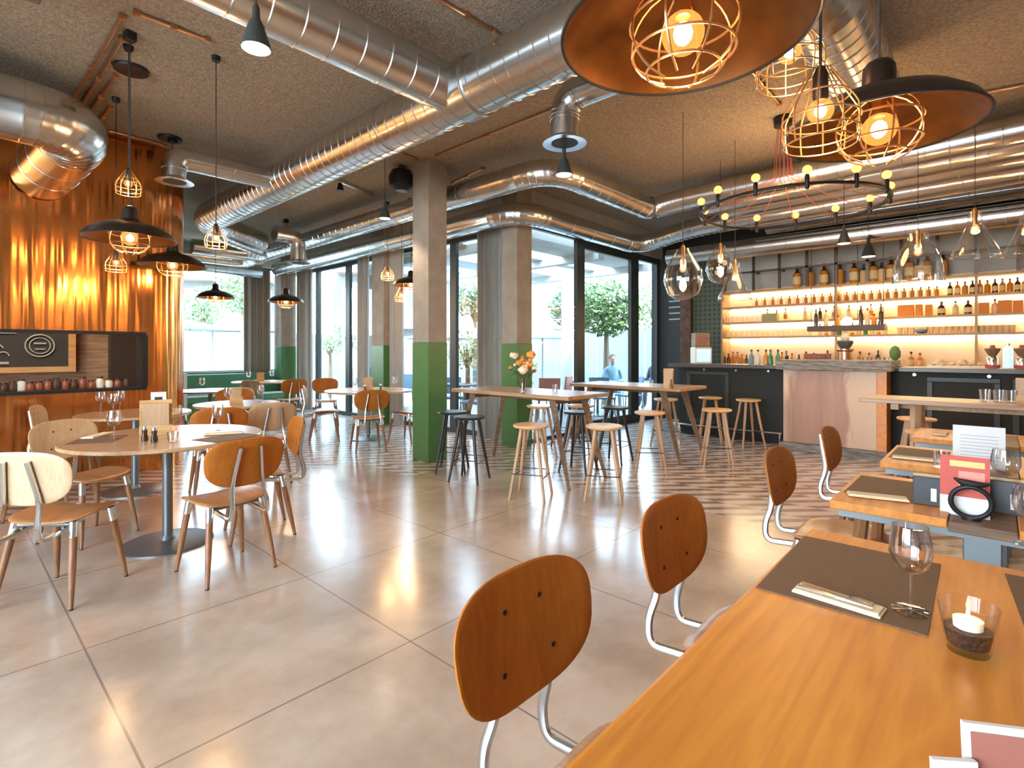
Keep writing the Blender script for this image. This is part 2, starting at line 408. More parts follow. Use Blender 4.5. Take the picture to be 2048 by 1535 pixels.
# header bands above the glazing
b_ = MB(); b_.box(WX, WX + .25, WY, BY + .25, HZ, CZ); struct(b_.build('wall_terrace_side', M['wallgrey'], smooth=False))
b_ = MB(); b_.box(WX + .25, BX + .2, WY, WY + .25, HZ, CZ); struct(b_.build('wall_terrace_end', M['wallgrey'], smooth=False))
b_ = MB(); b_.box(-3, WX, BY, BY + .25, HZ + .1, CZ).box(-3, WX, BY, BY + .25, 0, .9).box(-3, 2.2, BY, BY + .25, .9, HZ + .1); struct(b_.build('wall_back', M['wallgrey'], smooth=False))
# bar side wall (dark) and the wall behind the bar shelves
b_ = MB(); b_.box(BX, BX + .2, L0Y, WY + .25, 0, CZ); struct(b_.build('wall_bar', M['darkwall'], smooth=False))
# walls behind the camera; unseen window openings added for fill light, most walled up
b_ = MB(); b_.box(L0X - .2, L0X, L0Y, BY, 0, .35).box(L0X - .2, L0X, L0Y, BY, 3.4, CZ)
for y in (-4, -.5, 3, 7): b_.box(L0X - .2, L0X, y, y + .3, .35, 3.4)
b_.box(L0X - .2, L0X, 4.2, BY, .35, 3.4)
b_.box(L0X - .2, L0X, -4, -.5, .35, 3.4)
struct(b_.build('wall_rear', M['wallgrey'], smooth=False))
b_ = MB(); b_.box(L0X - .2, BX + .2, L0Y - .2, L0Y, 0, .35).box(L0X - .2, BX + .2, L0Y - .2, L0Y, 3.4, CZ)
for x in (-3, 0, 3, 6, 9.4): b_.box(x, x + .3, L0Y - .2, L0Y, .35, 3.4)
b_.box(-3, BX, L0Y - .2, L0Y, .35, 3.4)
struct(b_.build('wall_side', M['wallgrey'], smooth=False))

# pillars, concrete above a green painted base
GZ = 1.49
def pillar(x0, y0, s1, s2, lab, nm='pillar'):
    m = MB(); m.box(x0, x0 + s1, y0, y0 + s2, GZ, CZ)
    o = struct(m.build(nm, M['concrete'], smooth=False, bevel=.006), lab); 
    m = MB(); m.box(x0 - .003, x0 + s1 + .003, y0 - .003, y0 + s2 + .003, 0, GZ)
    m.build('green_base', M['green'], o, smooth=False, bevel=.006)
    return o
pillar(4.12, 5.19, .30, .32, 'concrete pillar with green base standing free in the room')
pillar(5.60, 5.04, .33, .30, 'concrete pillar with green base at the corner of the glazing')
pillar(5.66, P(767, 0, X=5.66).y, .23, P(743, 0, X=5.66).y - P(767, 0, X=5.66).y, 'concrete pillar with green base between the window curtains')
pillar(5.42, 12.3, .36, .36, 'concrete pillar with green base in the far corner')

# glazing
wn = [0]
def window(p0, p1, z0, z1, axis, fr=.06, posts=(), mid=()):
    """axis 'Y': plane X=const from y p0..p1"""
    wn[0] += 1
    pl = WX + .08 if axis == 'Y' else (WY + .1 if axis == 'X' else BY + .1)
    ax = 'Y' if axis == 'Y' else 'X'
    m = MB()
    def bar(a, b, za, zb, dp=.07):
        if ax == 'Y': m.box(pl - dp / 2, pl + dp / 2, a, b, za, zb)
        else: m.box(a, b, pl - dp / 2, pl + dp / 2, za, zb)
    bar(p0, p1, z1 - fr, z1); bar(p0, p1, z0, z0 + fr); bar(p0, p0 + fr, z0 + fr, z1 - fr); bar(p1 - fr, p1, z0 + fr, z1 - fr)
    for q, wd in posts: bar(q - wd / 2, q + wd / 2, z0 + fr, z1 - fr, .09)
    for q in mid: bar(p0 + fr, p1 - fr, q - .03, q + .03)
    o = struct(m.build('window_%d' % wn[0], M['blackframe'], smooth=False))
    g = MB()
    if ax == 'Y': g.box(pl - .006, pl + .006, p0 + fr, p1 - fr, z0 + fr, z1 - fr)
    else: g.box(p0 + fr, p1 - fr, pl - .006, pl + .006, z0 + fr, z1 - fr)
    g.build('glass_pane', M['pane'], o, smooth=False)
    return o
window(5.36, 6.83, 0, HZ, 'Y', .08); window(6.83, 8.85, 0, HZ, 'Y', .07)
window(9.2, 10.25, 0, HZ, 'Y', .08); window(10.25, 11.6, 0, HZ, 'Y', .08); window(11.6, 12.9, 0, HZ, 'Y', .07)
window(6.0, 7.3, 0, HZ, 'X', .05); window(7.3, 9.2, 0, HZ, 'X', .17); window(9.2, 10.2, 0, HZ, 'X', .12)
window(2.2, 5.9, .9, HZ + .1, 'B', .05)
s_ = MB(); s_.box(2.0, 5.9, BY - .18, BY + .12, .9, .95); struct(s_.build('trim_1', M['whitep'], smooth=False))

def curtain(a, b, z0, z1, axis, pl, lab, waves=4):
    m = MB(); n = waves * 12; amp = .05
    pts = []
    for i in range(n + 1):
        u = a + (b - a) * i / n; w_ = pl + amp * math.sin(2 * PI * i / 12) + .012 * math.sin(i * 1.7)
        pts.append((w_, u) if axis == 'Y' else (u, w_))
    loop = pts + [((x + .012, y) if axis == 'Y' else (x, y + .012)) for x, y in pts[::-1]]
    vs0 = [m.b.verts.new((x, y, z0)) for x, y in loop]; vs1 = [m.b.verts.new((x, y, z1)) for x, y in loop]
    k = len(loop)
    for i in range(k): m.b.faces.new((vs0[i], vs0[(i + 1) % k], vs1[(i + 1) % k], vs1[i]))
    for i in range(n):
        m.b.faces.new((vs0[i], vs0[i + 1], vs0[k - 2 - i], vs0[k - 1 - i])); m.b.faces.new((vs1[i], vs1[i + 1], vs1[k - 2 - i], vs1[k - 1 - i]))
    return tag(m.build('curtain', M['curtain']), lab, 'curtain', 'floor length curtains at the windows')
curtain(5.42, 6.05, .02, HZ, 'Y', 5.80, 'grey brown curtain hanging beside the corner pillar behind the flowers', 4)
curtain(8.05, 8.72, .02, HZ, 'Y', 5.78, 'brown curtain hanging just left of the free standing pillar', 4)
curtain(9.2, 9.52, .02, HZ, 'Y', 5.78, 'narrow grey curtain on the far side of the second window pillar', 2)
curtain(11.6, 12.25, .02, HZ, 'Y', 5.80, 'grey curtain on the terrace window next to the far corner', 4)
curtain(4.75, 5.35, .02, HZ, 'X', 12.72, 'grey curtain drawn at the end of the large back window', 4)

# ------------------------------------------------------------------ copper kitchen block
def wall_arc(m, r, cx, cy_, z0, z1, a0, a1, th=.08, n=14):
    pts = [(cx + r * math.cos(a0 + (a1 - a0) * i / n), cy_ + r * math.sin(a0 + (a1 - a0) * i / n)) for i in range(n + 1)]
    inn = [(cx + (r - th) * math.cos(a0 + (a1 - a0) * i / n), cy_ + (r - th) * math.sin(a0 + (a1 - a0) * i / n)) for i in range(n + 1)]
    for i in range(n):
        m.prism([pts[i], pts[i + 1], inn[i + 1], inn[i]], z0, z1)
m = MB(); m.box(-3, 1.62, KY, KY + .08, 0, .97).box(-3, 1.62, KY, KY + .08, 1.575, CZ)
wall_arc(m, .5, 1.62, KY + .5, 0, CZ, -PI / 2, 0)
m.box(2.04, 2.12, KY + .5, BY, 0, CZ)
cw = struct(m.build('wall_kitchen', M['copper'], bevel=0), 'curved copper clad kitchen wall with a long serving hatch')
m = MB(); m.box(-3, 1.62, KY - .03, KY + .22, .94, .975).box(-3, 1.62, KY - .012, KY + .1, 1.565, 1.60).box(1.585, 1.635, KY - .012, KY + .3, .975, 1.565)
m.build('hatch_frame', M['black'], cw, smooth=False)
m = MB(); m.box(-3, 2.04, 9.1, 9.2, 0, CZ); struct(m.build('wall_kitchen_back', M['plank'], smooth=False))
m = MB(); m.box(P(222, 0, Y=8.9).x, 2.04, 8.9, 9.08, 0, CZ); struct(m.build('trim_2', M['darkwall'], smooth=False))
kitchen_fill = lamp(None, (.2, 8.2, 3.2), 160, (1, .78, .55), .2)  # added light without a fixture, brightens the kitchen behind the hatch
# chalkboard menu in kitchen
bl = P(-120, 672, Y=9.05); br = P(136, 735, Y=9.05)
cb = thing('chalkboard', 'framed chalkboard with white drawings seen through the copper serving hatch', 'chalkboard', (br.x, 9.05, 1.2))
w0 = -2.6
m = MB(); m.box(w0, 0, -.03, 0, -.02, .8); m.build('board', M['board'], cb, smooth=False)
m = MB(); m.box(w0, .075, -.05, .02, -.09, -.02).box(0, .075, -.05, .02, -.02, .9).box(w0, .075, -.05, .02, .8, .9); m.build('frame', M['frameoak'], cb, smooth=False)
m = MB(); R90 = Matrix.Rotation(PI / 2, 3, 'X')
m.torus(.14, .008, (-.28, -.035, .25), rot=R90); m.torus(.10, .006, (-.28, -.035, .25), rot=R90)
m.box(-.34, -.22, -.04, -.03, .27, .29).box(-.33, -.23, -.04, -.03, .2, .215)
for x in (-.62, -.78): m.torus(.05, .007, (x, -.035, .12), rot=R90, a0=0, a1=PI, n=16); m.box(x - .05, x + .05, -.04, -.03, .02, .05)
m.sweep([(-1.2, -.035, .12), (-1.1, -.035, .22), (-.95, -.035, .30), (-.7, -.035, .32), (-.62, -.035, .22)], .008, 6)
m.box(-1.3, -.5, -.04, -.03, .40, .41).box(-1.5, -1.15, -.04, -.03, .1, .4)
m.build('chalk_drawing', M['chalk'], cb)

# jars and bottles along the hatch ledge
jar_specs = []
for i in range(15):
    px = 8 + i * 17.5
    jar_specs.append((px, random.choice(['red', 'dark', 'dark', 'clear'])))
def jar(loc, kind, lab, grp, h=.085, r=.036):
    t_ = thing('jar', lab, 'jar', loc, 0, grp)
    m = MB(); m.lathe([(r * .8, 0), (r, .01), (r, h * .75), (r * .75, h)], 12); m.build('body', {'red': M['redjar'], 'dark': M['umber'], 'clear': M['cream'], 'amber': M['amber']}[kind], t_)
    m = MB(); m.lathe([(r * .8, h), (r * .8, h + .016)], 12); m.build('lid', M['foil'], t_)
    return t_
for k, (px, kd) in enumerate(jar_specs):
    p = P(px, 760, Y=KY + .12)
    jar((p.x, p.y, .975), kd, {'red': 'small reddish jar on the ledge of the copper serving hatch', 'dark': 'small dark jar on the ledge of the copper serving hatch', 'clear': 'small pale jar on the ledge of the copper serving hatch'}[kd], 'jars along the serving hatch ledge', h=.07 + .04 * random.random())

# ------------------------------------------------------------------ ducts
def fillet(pts, r, n=10):
    pts = [Vector(p) for p in pts]; out = [pts[0]]
    for i in range(1, len(pts) - 1):
        a, b, c = pts[i - 1], pts[i], pts[i + 1]
        u = (a - b); v = (c - b); rr = min(r, u.length * .49, v.length * .49)
        p0 = b + u.normalized() * rr; p1 = b + v.normalized() * rr
        for k in range(n + 1):
            t_ = k / n; out.append(p0.lerp(b, t_).lerp(b.lerp(p1, t_), t_))
    out.append(pts[-1]); return out
def duct(pts, r, lab, fil=.3, seam=.16, name='air_duct', grp='round steel air ducts under the ceiling', parts=None, n=28):
    """swept round duct with raised seam rings"""
    path = fillet(pts, fil); res = []; rr = []
    acc = 0
    for a, b in zip(path, path[1:]):
        L_ = (b - a).length
        if L_ < 1e-6: continue
        k = max(1, int(round(L_ / seam)))
        for j in range(k):
            s0 = a.lerp(b, j / k); dirv = (b - a).normalized()
            res += [s0, s0 + dirv * .006]; rr += [r + .005, r + .005]
            if L_ / k > .03: res += [s0 + dirv * .010, a.lerp(b, (j + 1) / k) - dirv * .004]; rr += [r, r]
    res.append(path[-1]); rr.append(r)
    o = thing(name, lab, 'air duct', tuple(path[0]), 0, grp)
    m = MB(); m.sweep([p - path[0] for p in res], rr, n); m.build('tube', M['steel'], o)
    return o, path
def band(o, base, p, dirv, r, wd):
    p = Vector(p); dirv = Vector(dirv).normalized()
    m = MB(); m.sweep([p - dirv * wd / 2 - base, p - dirv * wd * .48 - base, p + dirv * wd * .48 - base, p + dirv * wd / 2 - base], [r * .96, r, r, r * .96], 28); m.build('collar', M['steel'], o)
DZ = 3.44
dA, pA = duct([(3.9, 9.75, 3.32), (2.83, 9.3, DZ), (2.83, .75, DZ), (5.3, .75, DZ)], .215, 'largest round duct running the length of the ceiling from the back window', .7, .13)
band(dA, pA[0], (2.83, 3.02, DZ), (0, 1, 0), .235, .16)
for y in (4.1, 5.6, 7.6): band(dA, pA[0], (2.83, y, DZ), (0, 1, 0), .222, .03)
duct([(-2.9, 3.2, DZ + .02), (2.70, 3.2, DZ + .02)], .18, 'round duct coming in from the upper left and joining the largest duct', .1, .2)
dG, pG = duct([(-2.9, 5.80, 3.32), (.86, 5.80, 3.32), (.72, 7.19, 3.18)], .25, 'round duct bending into the copper kitchen wall', .42, .3)
band(dG, pG[0], (.25, 5.80, 3.32), (1, 0, 0), .257, .05)
dC, pC = duct([(4.66, 12.6, DZ), (4.66, 3.69, DZ), (7.0, 3.69, DZ), (7.05, 3.3, DZ + .06), (7.05, -3.6, DZ + .08)], .15, 'upper window duct that turns by the corner pillar and runs over the bar', .45, .2)
dD, pD = duct([(5.3, 12.2, 3.27), (5.3, 4.72, 3.27), (8.55, 4.72, 3.27), (8.35, 3.7, 3.40), (8.35, -3.6, DZ + .04)], .15, 'lower window duct wrapping the corner pillar and rising to the bar', .5, .5)
for k, x in enumerate((7.5, 7.93, 8.85, 9.35)):
    duct([(x, 3.1 - .1 * k, DZ + .06), (x, -3.6, DZ + .06)], .17, ['second', 'third', 'fourth', 'fifth'][k] + ' of the parallel ducts above the bar counted from the room side', .2, .3)
duct([(9.05, 4.4, 3.08), (9.05, -3.6, 3.08)], .15, 'lowest straight duct right above the bottle shelves', .2, .5)
duct([(2.3, 12.3, 3.2), (5.0, 12.45, 3.2)], .16, 'round duct running along the top of the large back window', .2, .4)
duct([(2.9, 11.3, 3.22), (4.25, 11.3, 3.22), (4.25, 10.35, 3.22), (3.0, 10.35, 3.22)], .13, 'short looping duct near the back window', .35, .4)
def vent(pts, r, lab):
    o, path = duct(pts, r, lab, .34, .5, 'vent_outlet', 'air outlets with flared rims')
    p = path[-1] - path[0]
    m = MB(); m.lathe([(r * .92, .05), (r * 1.02, .04), (r * 1.25, .015), (r * 1.55, 0), (r * 1.55, -.008), (r * .95, -.002), (r * .92, .045)], 32, p, cap=False); m.build('flared_rim', M['chrome'], o)
    m = MB(); m.lathe([(0.001, -.004), (r * .93, -.004)], 24, p, cap=False); m.build('mouth_shade', M['darkwall'], o)  # black disc over the duct mouth, painted as the shade inside
vent([(2.68, 6.35, 3.42), (1.68, 6.35, 3.42), (1.68, 6.35, 3.16)], .115, 'elbow shaped air outlet near the copper wall on the left')
vent([(3.42, 1.02, 3.42), (3.42, 2.56, 3.42), (3.42, 2.56, 3.06)], .115, 'elbow shaped air outlet in front of the corner pillar')
vent([(3.9, 9.1, 3.40), (4.32, 9.1, 3.40), (4.32, 9.1, 2.95)], .13, 'elbow shaped air outlet in front of the back window')
p = P(80, 12, z=3.56)
vb = MB(); vb.box(p.x - 1.6, p.x, p.y - .9, p.y, 3.56, 3.74); tag(vb.build('ventilation_box', M['steel_dark'], bevel=.01), 'grey ventilation box on the ceiling at the upper left edge', 'ventilation box')

# conduit pipes and small ceiling hardware
def conduit(a, b, lab, r=.013):
    a = P(a[0], a[1], z=CZ - .03); b = P(b[0], b[1], z=CZ - .03)
    a.z = b.z = CZ - .018
    m = MB(); m.sweep([a, a.lerp(b, .5), b], r, 8)
    for t_ in (.02, .5, .98):
        q = a.lerp(b, t_); m.box(q.x - .02, q.x + .02, q.y - .02, q.y + .02, CZ - .036, CZ)
    tag(m.build('conduit_pipe', M['conduit']), lab, 'pipe', 'thin copper conduits on the ceiling')
conduit((248, 32), (135, 218), 'longest slanting copper conduit beside the upper left duct')
conduit((247, 76), (158, 222), 'slanting copper conduit just right of the longest one')
conduit((232, 152), (176, 232), 'third slanting copper conduit below the ceiling disc')
conduit((222, 216), (196, 250), 'shortest slanting copper conduit next to the copper wall')
conduit((270, 28), (418, 84), 'copper conduit running right to the cord of the caged bulb')
conduit((212, 262), (330, 292), 'copper conduit along the top of the copper wall')
conduit((868, -4), (992, 68), 'copper conduit at the top edge above the largest duct')
conduit((872, 314), (1108, 220), 'copper conduit leading away from the free standing pillar')
conduit((785, 300), (832, 320), 'short copper conduit ending at the free standing pillar')
conduit((1490, 130), (1560, 212), 'copper conduit leading to the red cable canopy')
conduit((1830, 214), (2060, 170), 'copper conduit at the upper right beside the bronze lamp')
conduit((905, 368), (968, 338), 'pale conduit right of the pillar above the window duct')
def disc(px, py, r, lab, name='ceiling_disc', cat='ceiling speaker', mm='black', h=.03):
    p = P(px, py, z=CZ - .02)
    m = MB(); m.lathe([(r * .7, 0), (r, -h * .4), (r * .96, -h), (.001, -h * .9)], 28, (p.x, p.y, CZ - .001)); return tag(m.build(name, M[mm]), lab, cat, 'round black ceiling fittings')
disc(262, 140, .13, 'round black ceiling disc above the left pendant lamps'); disc(340, 278, .12, 'round black ceiling disc above the left air outlet')
p = P(803, 362, z=CZ - .2)
sp_ = thing('loudspeaker', 'black loudspeaker hung under the ceiling left of the free standing pillar', 'loudspeaker', (p.x, p.y, CZ))
m = MB(); m.lathe([(.05, -.05), (.13, -.07), (.17, -.16), (.15, -.27), (.08, -.33), (.001, -.33)], 10, (0, 0, 0)); m.build('cabinet', M['black'], sp_)
m = MB(); m.box(-.03, .03, -.03, .03, -.06, 0); m.build('bracket', M['steel_dark'], sp_)
tl = thing('track_spotlight', 'small black ceiling spotlight on a short pale track left of the pillar', 'spotlight', tuple(P(715, 372, z=CZ)))
m = MB(); m.box(-.35, .35, -.02, .02, -.05, -.001, rz=.3); m.build('track', M['chrome'], tl, smooth=False)
m = MB(); m.lathe([(.03, -.06), (.05, -.16), (.001, -.16)], 14, (-.33, -.1, 0)); m.build('lamp_head', M['black'], tl)

# ------------------------------------------------------------------ pendant lamps
def cord_to(z): return CZ - z
def add_cord(t_, z0, zc, dx=0, curl=False, mm='cable', r=.004):
    m = MB(); m.sweep([(0, 0, z0), (dx * .5, 0, (z0 + zc) / 2), (dx, 0, zc)], r, 6)
    if curl: m.sweep([(.02 + .05 * math.sin(i * .55), .02, z0 + (zc - z0) * i / 12) for i in range(13)], r * .8, 5)
    m.build('cord', M[mm], t_)
def bulb_parts(t_, z, r=.045, power=12, core='core', neck=True):
    m = MB(); m.ball(r, (0, 0, z), 3); m.build('bulb', M['bulb'], t_)
    m = MB(); m.ball(r * .46, (0, 0, z), 2, (1, 1, 1.25)); m.build('filament', M[core], t_)
    if neck: m = MB(); m.lathe([(.016, z + r * .8), (.02, z + r * 1.1), (.02, z + r + .07), (.012, z + r + .09)], 12); m.build('socket', M['bronze'], t_)
    lamp(t_, (0, 0, z - r * 1.4), power, r=r)
def cage(t_, z, rx, h, rows=3, ribs=8, wr=.003, bell=False):
    m = MB()
    def rad(u):   # u 0 bottom..1 top
        if bell: return rx * (math.sqrt(max(0, 1 - (u - .28) ** 2 / .56)) if u < .45 else .97 - (u - .45) * 1.35)
        return rx * math.sin(math.acos(max(-1, min(1, 2 * u - 1)))) * .99 + .004
    for k in range(ribs):
        a = 2 * PI * k / ribs
        pts = []
        for i in range(13):
            u = .03 + .95 * i / 12; q = rad(u); pts.append((q * math.cos(a), q * math.sin(a), z - h / 2 + h * u))
        m.sweep(pts, wr, 5)
    for u in ([.03, .16, .34, .62] if bell else [.12, .3, .62]): m.torus(rad(u), wr, (0, 0, z - h / 2 + h * u), 32, 5)
    m.build('wire_cage', M['wire'], t_)
def shade_lamp(px, py, d, lab, D=.64, power=14, canopy=True, cage_on=True, k=1.0):
    p = P(px, py, d=d)
    t_ = thing('pendant_lamp', lab, 'pendant lamp', tuple(p), random.random() * 3, 'shaded pendant lamps')
    R = D / 2
    prof = [(R, 0), (R * .93, R * .13), (R * .75, R * .27), (R * .52, R * .37), (R * .30, R * .42), (R * .20, R * .48), (R * .17, R * .56), (R * .165, R * .74), (R * .13, R * .80), (R * .06, R * .83), (.002, R * .83)]
    m = MB(); m.lathe(prof, 48, cap=False); m.build('shade', M['bronze'], t_)
    ins = [(R * .995, -.002), (R * .92, R * .12), (R * .74, R * .25), (R * .5, R * .35), (R * .28, R * .42), (.002, R * .43)]
    m = MB(); m.lathe(ins, 48, cap=False); m.build('shade_lining', M['copper_in'], t_)
    m = MB(); m.torus(R, .005, (0, 0, 0), 64, 6); m.build('rim', M['black'], t_)
    bulb_parts(t_, R * .02, .055 if D > .5 else .04, power, neck=False)
    m = MB(); m.lathe([(.02, .05), (.024, R * .42)], 12); m.build('socket', M['wire'], t_)
    if cage_on: cage(t_, R * .02, R * .44, R * .8, 3, 8, .0035)
    add_cord(t_, R * .8, CZ - p.z)
    m = MB(); m.box(-.035, .035, -.035, .035, CZ - p.z - .07, CZ - p.z); m.build('ceiling_block', M['black'], t_, bevel=.006)
    return t_
shade_lamp(1366, 72, 1.40, 'largest bronze pendant lamp with caged bulb, cut by the top of the frame', .64, 4)
shade_lamp(1758, 262, 1.86, 'bronze pendant lamp with caged bulb at the upper right, front lower one', .60, 4)
shade_lamp(260, 478, 3.97, 'large dark pendant lamp hanging in front of the copper wall', .60, 6)
shade_lamp(345, 532, 5.9, 'dark pendant lamp partly behind the large one at the copper wall edge', .66, 8)
shade_lamp(431, 595, 9.3, 'small dark pendant lamp in front of the white outdoor wall', .60, 14)
shade_lamp(572, 604, 9.6, 'small dark pendant lamp in front of the far corner pillar', .62, 14)
shade_lamp(822, 570, 8.3, 'dark pendant lamp half hidden behind the free standing pillar', .56, 12)
def cage_lamp(px, py, d, lab, s=1.0, power=12, bell=True):
    p = P(px, py, d=d)
    t_ = thing('caged_bulb_lamp', lab, 'pendant lamp', tuple(p), random.random(), 'bare bulbs in wire cages')
    bulb_parts(t_, 0, .04 * s, power); cage(t_, .01, .115 * s, .26 * s, 3, 10, .0028 * s, bell)
    add_cord(t_, .12 * s, CZ - p.z)
    m = MB(); m.lathe([(.03, CZ - p.z - .04), (.035, CZ - p.z)], 14); m.build('ceiling_cap', M['black'], t_)
cage_lamp(1641, 222, 1.5, 'caged bulb hanging between the two big bronze lamps, the lower one', .86, 2.5)
cage_lamp(1579, 105, 1.95, 'caged bulb touching the edge of the largest bronze lamp', 1.0, 2.5)
cage_lamp(257, 367, 4.15, 'glowing caged bulb above the large dark lamp at the copper wall', .75, 6)
cage_lamp(232, 525, 5.0, 'glowing caged bulb just below left of the large dark lamp', .75, 6)
cage_lamp(432, 476, 4.3, 'single caged bulb on a long cord in front of the big duct end', .7, 14)
cage_lamp(775, 547, 8.5, 'caged bulb in front of the brown curtain', .9, 10)
cage_lamp(803, 590, 8.5, 'caged bulb close to the left side of the pillar', .9, 10)

def glass_lamp(px, py, d, Wd, Hh, lab, shape, power=8):
    p = P(px, py, d=d)
    t_ = thing('glass_pendant_lamp', lab, 'pendant lamp', tuple(p), 0, 'blown glass pendant lamps')
    r = Wd / 2; h = Hh
    if shape == 'drop': prof = [(.004, -h / 2), (r * .45, -h * .47), (r * .8, -h * .36), (r, -h * .12), (r * .93, h * .08), (r * .62, h * .3), (r * .36, h * .44), (r * .30, h / 2)]
    elif shape == 'bell': prof = [(r * 1.0, -h / 2), (r, -h * .35), (r * .93, -h * .1), (r * .75, h * .12), (r * .5, h * .3), (r * .42, h * .36), (r * .44, h / 2), (.01, h / 2)]
    else: prof = [(r * 1.02, -h / 2), (r, -h * .42), (r * .55, 0), (r * .3, h * .3), (r * .28, h / 2), (.01, h / 2)]
    m = MB(); m.lathe(prof, 36, cap=False); m.build('glass_shade', M['globe'], t_)
    if shape != 'drop': m = MB(); m.torus(r * 1.01, .006, (0, 0, -h / 2), 40, 6); m.build('glass_rim', M['globe'], t_)
    z = h * .12
    m = MB(); m.ball(.035, (0, 0, z), 2, (1, 1, 1.2)); m.build('bulb', M['bulb'], t_)
    m = MB(); m.ball(.02, (0, 0, z), 2); m.build('filament', M['core'], t_)
    m = MB(); m.lathe([(.018, z + .04), (.02, h / 2 + .02), (.01, h / 2 + .04)], 12); m.build('socket', M['wire'], t_)
    add_cord(t_, h / 2, CZ - p.z, r=.003); lamp(t_, (0, 0, z - .05), power, r=.04)
glass_lamp(1366, 549, 5.3, .38, .52, 'drop shaped clear glass pendant nearest the dark wall', 'drop')
glass_lamp(1441, 530, 6.6, .36, .48, 'smaller drop shaped glass pendant in front of the shelves', 'drop')
glass_lamp(1470, 562, 6.0, .36, .42, 'cone shaped glass pendant overlapping the smaller glass drop', 'cone')
glass_lamp(1836, 515, 5.0, .40, .46, 'wide bell shaped glass pendant in front of the big bottles', 'bell')
glass_lamp(1950, 468, 5.0, .36, .42, 'cone shaped glass pendant right of the wide glass bell', 'cone')
glass_lamp(2052, 470, 5.2, .34, .40, 'glass pendant cut by the right edge of the frame', 'cone')

def cone_spot(px, py, d, lab, s=1.0, power=25):
    p = P(px, py, d=d)
    t_ = thing('cone_spotlight', lab, 'spotlight', tuple(p), 0, 'black cone spotlights')
    m = MB(); m.lathe([(.058 * s, 0), (.056 * s, .015 * s), (.030 * s, .10 * s), (.016 * s, .125 * s), (.014 * s, .17 * s), (.006, .19 * s), (.001, .19 * s)], 24, cap=False); m.build('cone_shade', M['blackframe'], t_)
    m = MB(); m.lathe([(.001, .012), (.05 * s, .01), (.055 * s, .001)], 24, cap=False); m.build('lens', M['spotface'], t_)
    add_cord(t_, .18 * s, CZ - p.z); lamp(t_, (0, 0, -.03), power, (1, .8, .6), .05, 'SPOT', math.radians(120))
cone_spot(512, 98, 2.5, 'black cone spotlight at the top left between the ducts', 1.15)
cone_spot(1128, 350, 4.4, 'black cone spotlight below the ring shaped air outlet', 1.2)
cone_spot(770, 437, 6.6, 'black cone spotlight left of the free standing pillar', 1.2)
cone_spot(1688, 487, 6.2, 'black cone spotlight in front of the duct over the bar', 1.2)
cone_spot(1737, 513, 7.4, 'black cone spotlight hanging before the bottle shelf uprights', 1.5)

# chandelier
cp = P(1566, 240, z=CZ - .03)
cc = P(1578, 417, d=5.42)
ch = thing('ring_chandelier', 'black ring chandelier with upright bulbs and red cables over the room', 'chandelier', tuple(cc))
CR = .86
m = MB(); m.torus(CR, .014, (0, 0, 0), 72, 8); m.torus(CR - .03, .006, (0, 0, .0), 72, 6); m.build('ring', M['black'], ch)
off = cp - cc; ztop = CZ - cc.z
m = MB(); m.lathe([(.001, -.09), (.085, -.09), (.09, -.02), (.09, 0)], 24, (off.x, off.y, ztop)); m.build('canopy', M['black'], ch)
NB = 13
for i in range(NB):
    a = 2 * PI * i / NB + .18
    x, y = CR * math.cos(a), CR * math.sin(a)
    m = MB(); m.lathe([(.012, -.05), (.02, -.04), (.02, .07), (.014, .08)], 10, (x, y, 0)); so_ = m.build('socket', M['black'], ch)
    m = MB(); m.ball(.04, (x, y, .12), 2); m.build('bulb', M['bulbs'], so_)
    q = Vector((off.x + .05 * math.cos(a), off.y + .05 * math.sin(a), ztop - .08)); e = Vector((x, y, 0))
    kx = Vector((off.x + .09 * math.cos(a), off.y + .09 * math.sin(a), ztop - .62))
    m = MB(); m.sweep([q, kx, kx.lerp(e, .5) + Vector((0, 0, -.02)), e], .0035, 5); m.build('red_cable', M['redcable'], ch)
lamp(ch, (0, 0, .12), 30, r=.4)

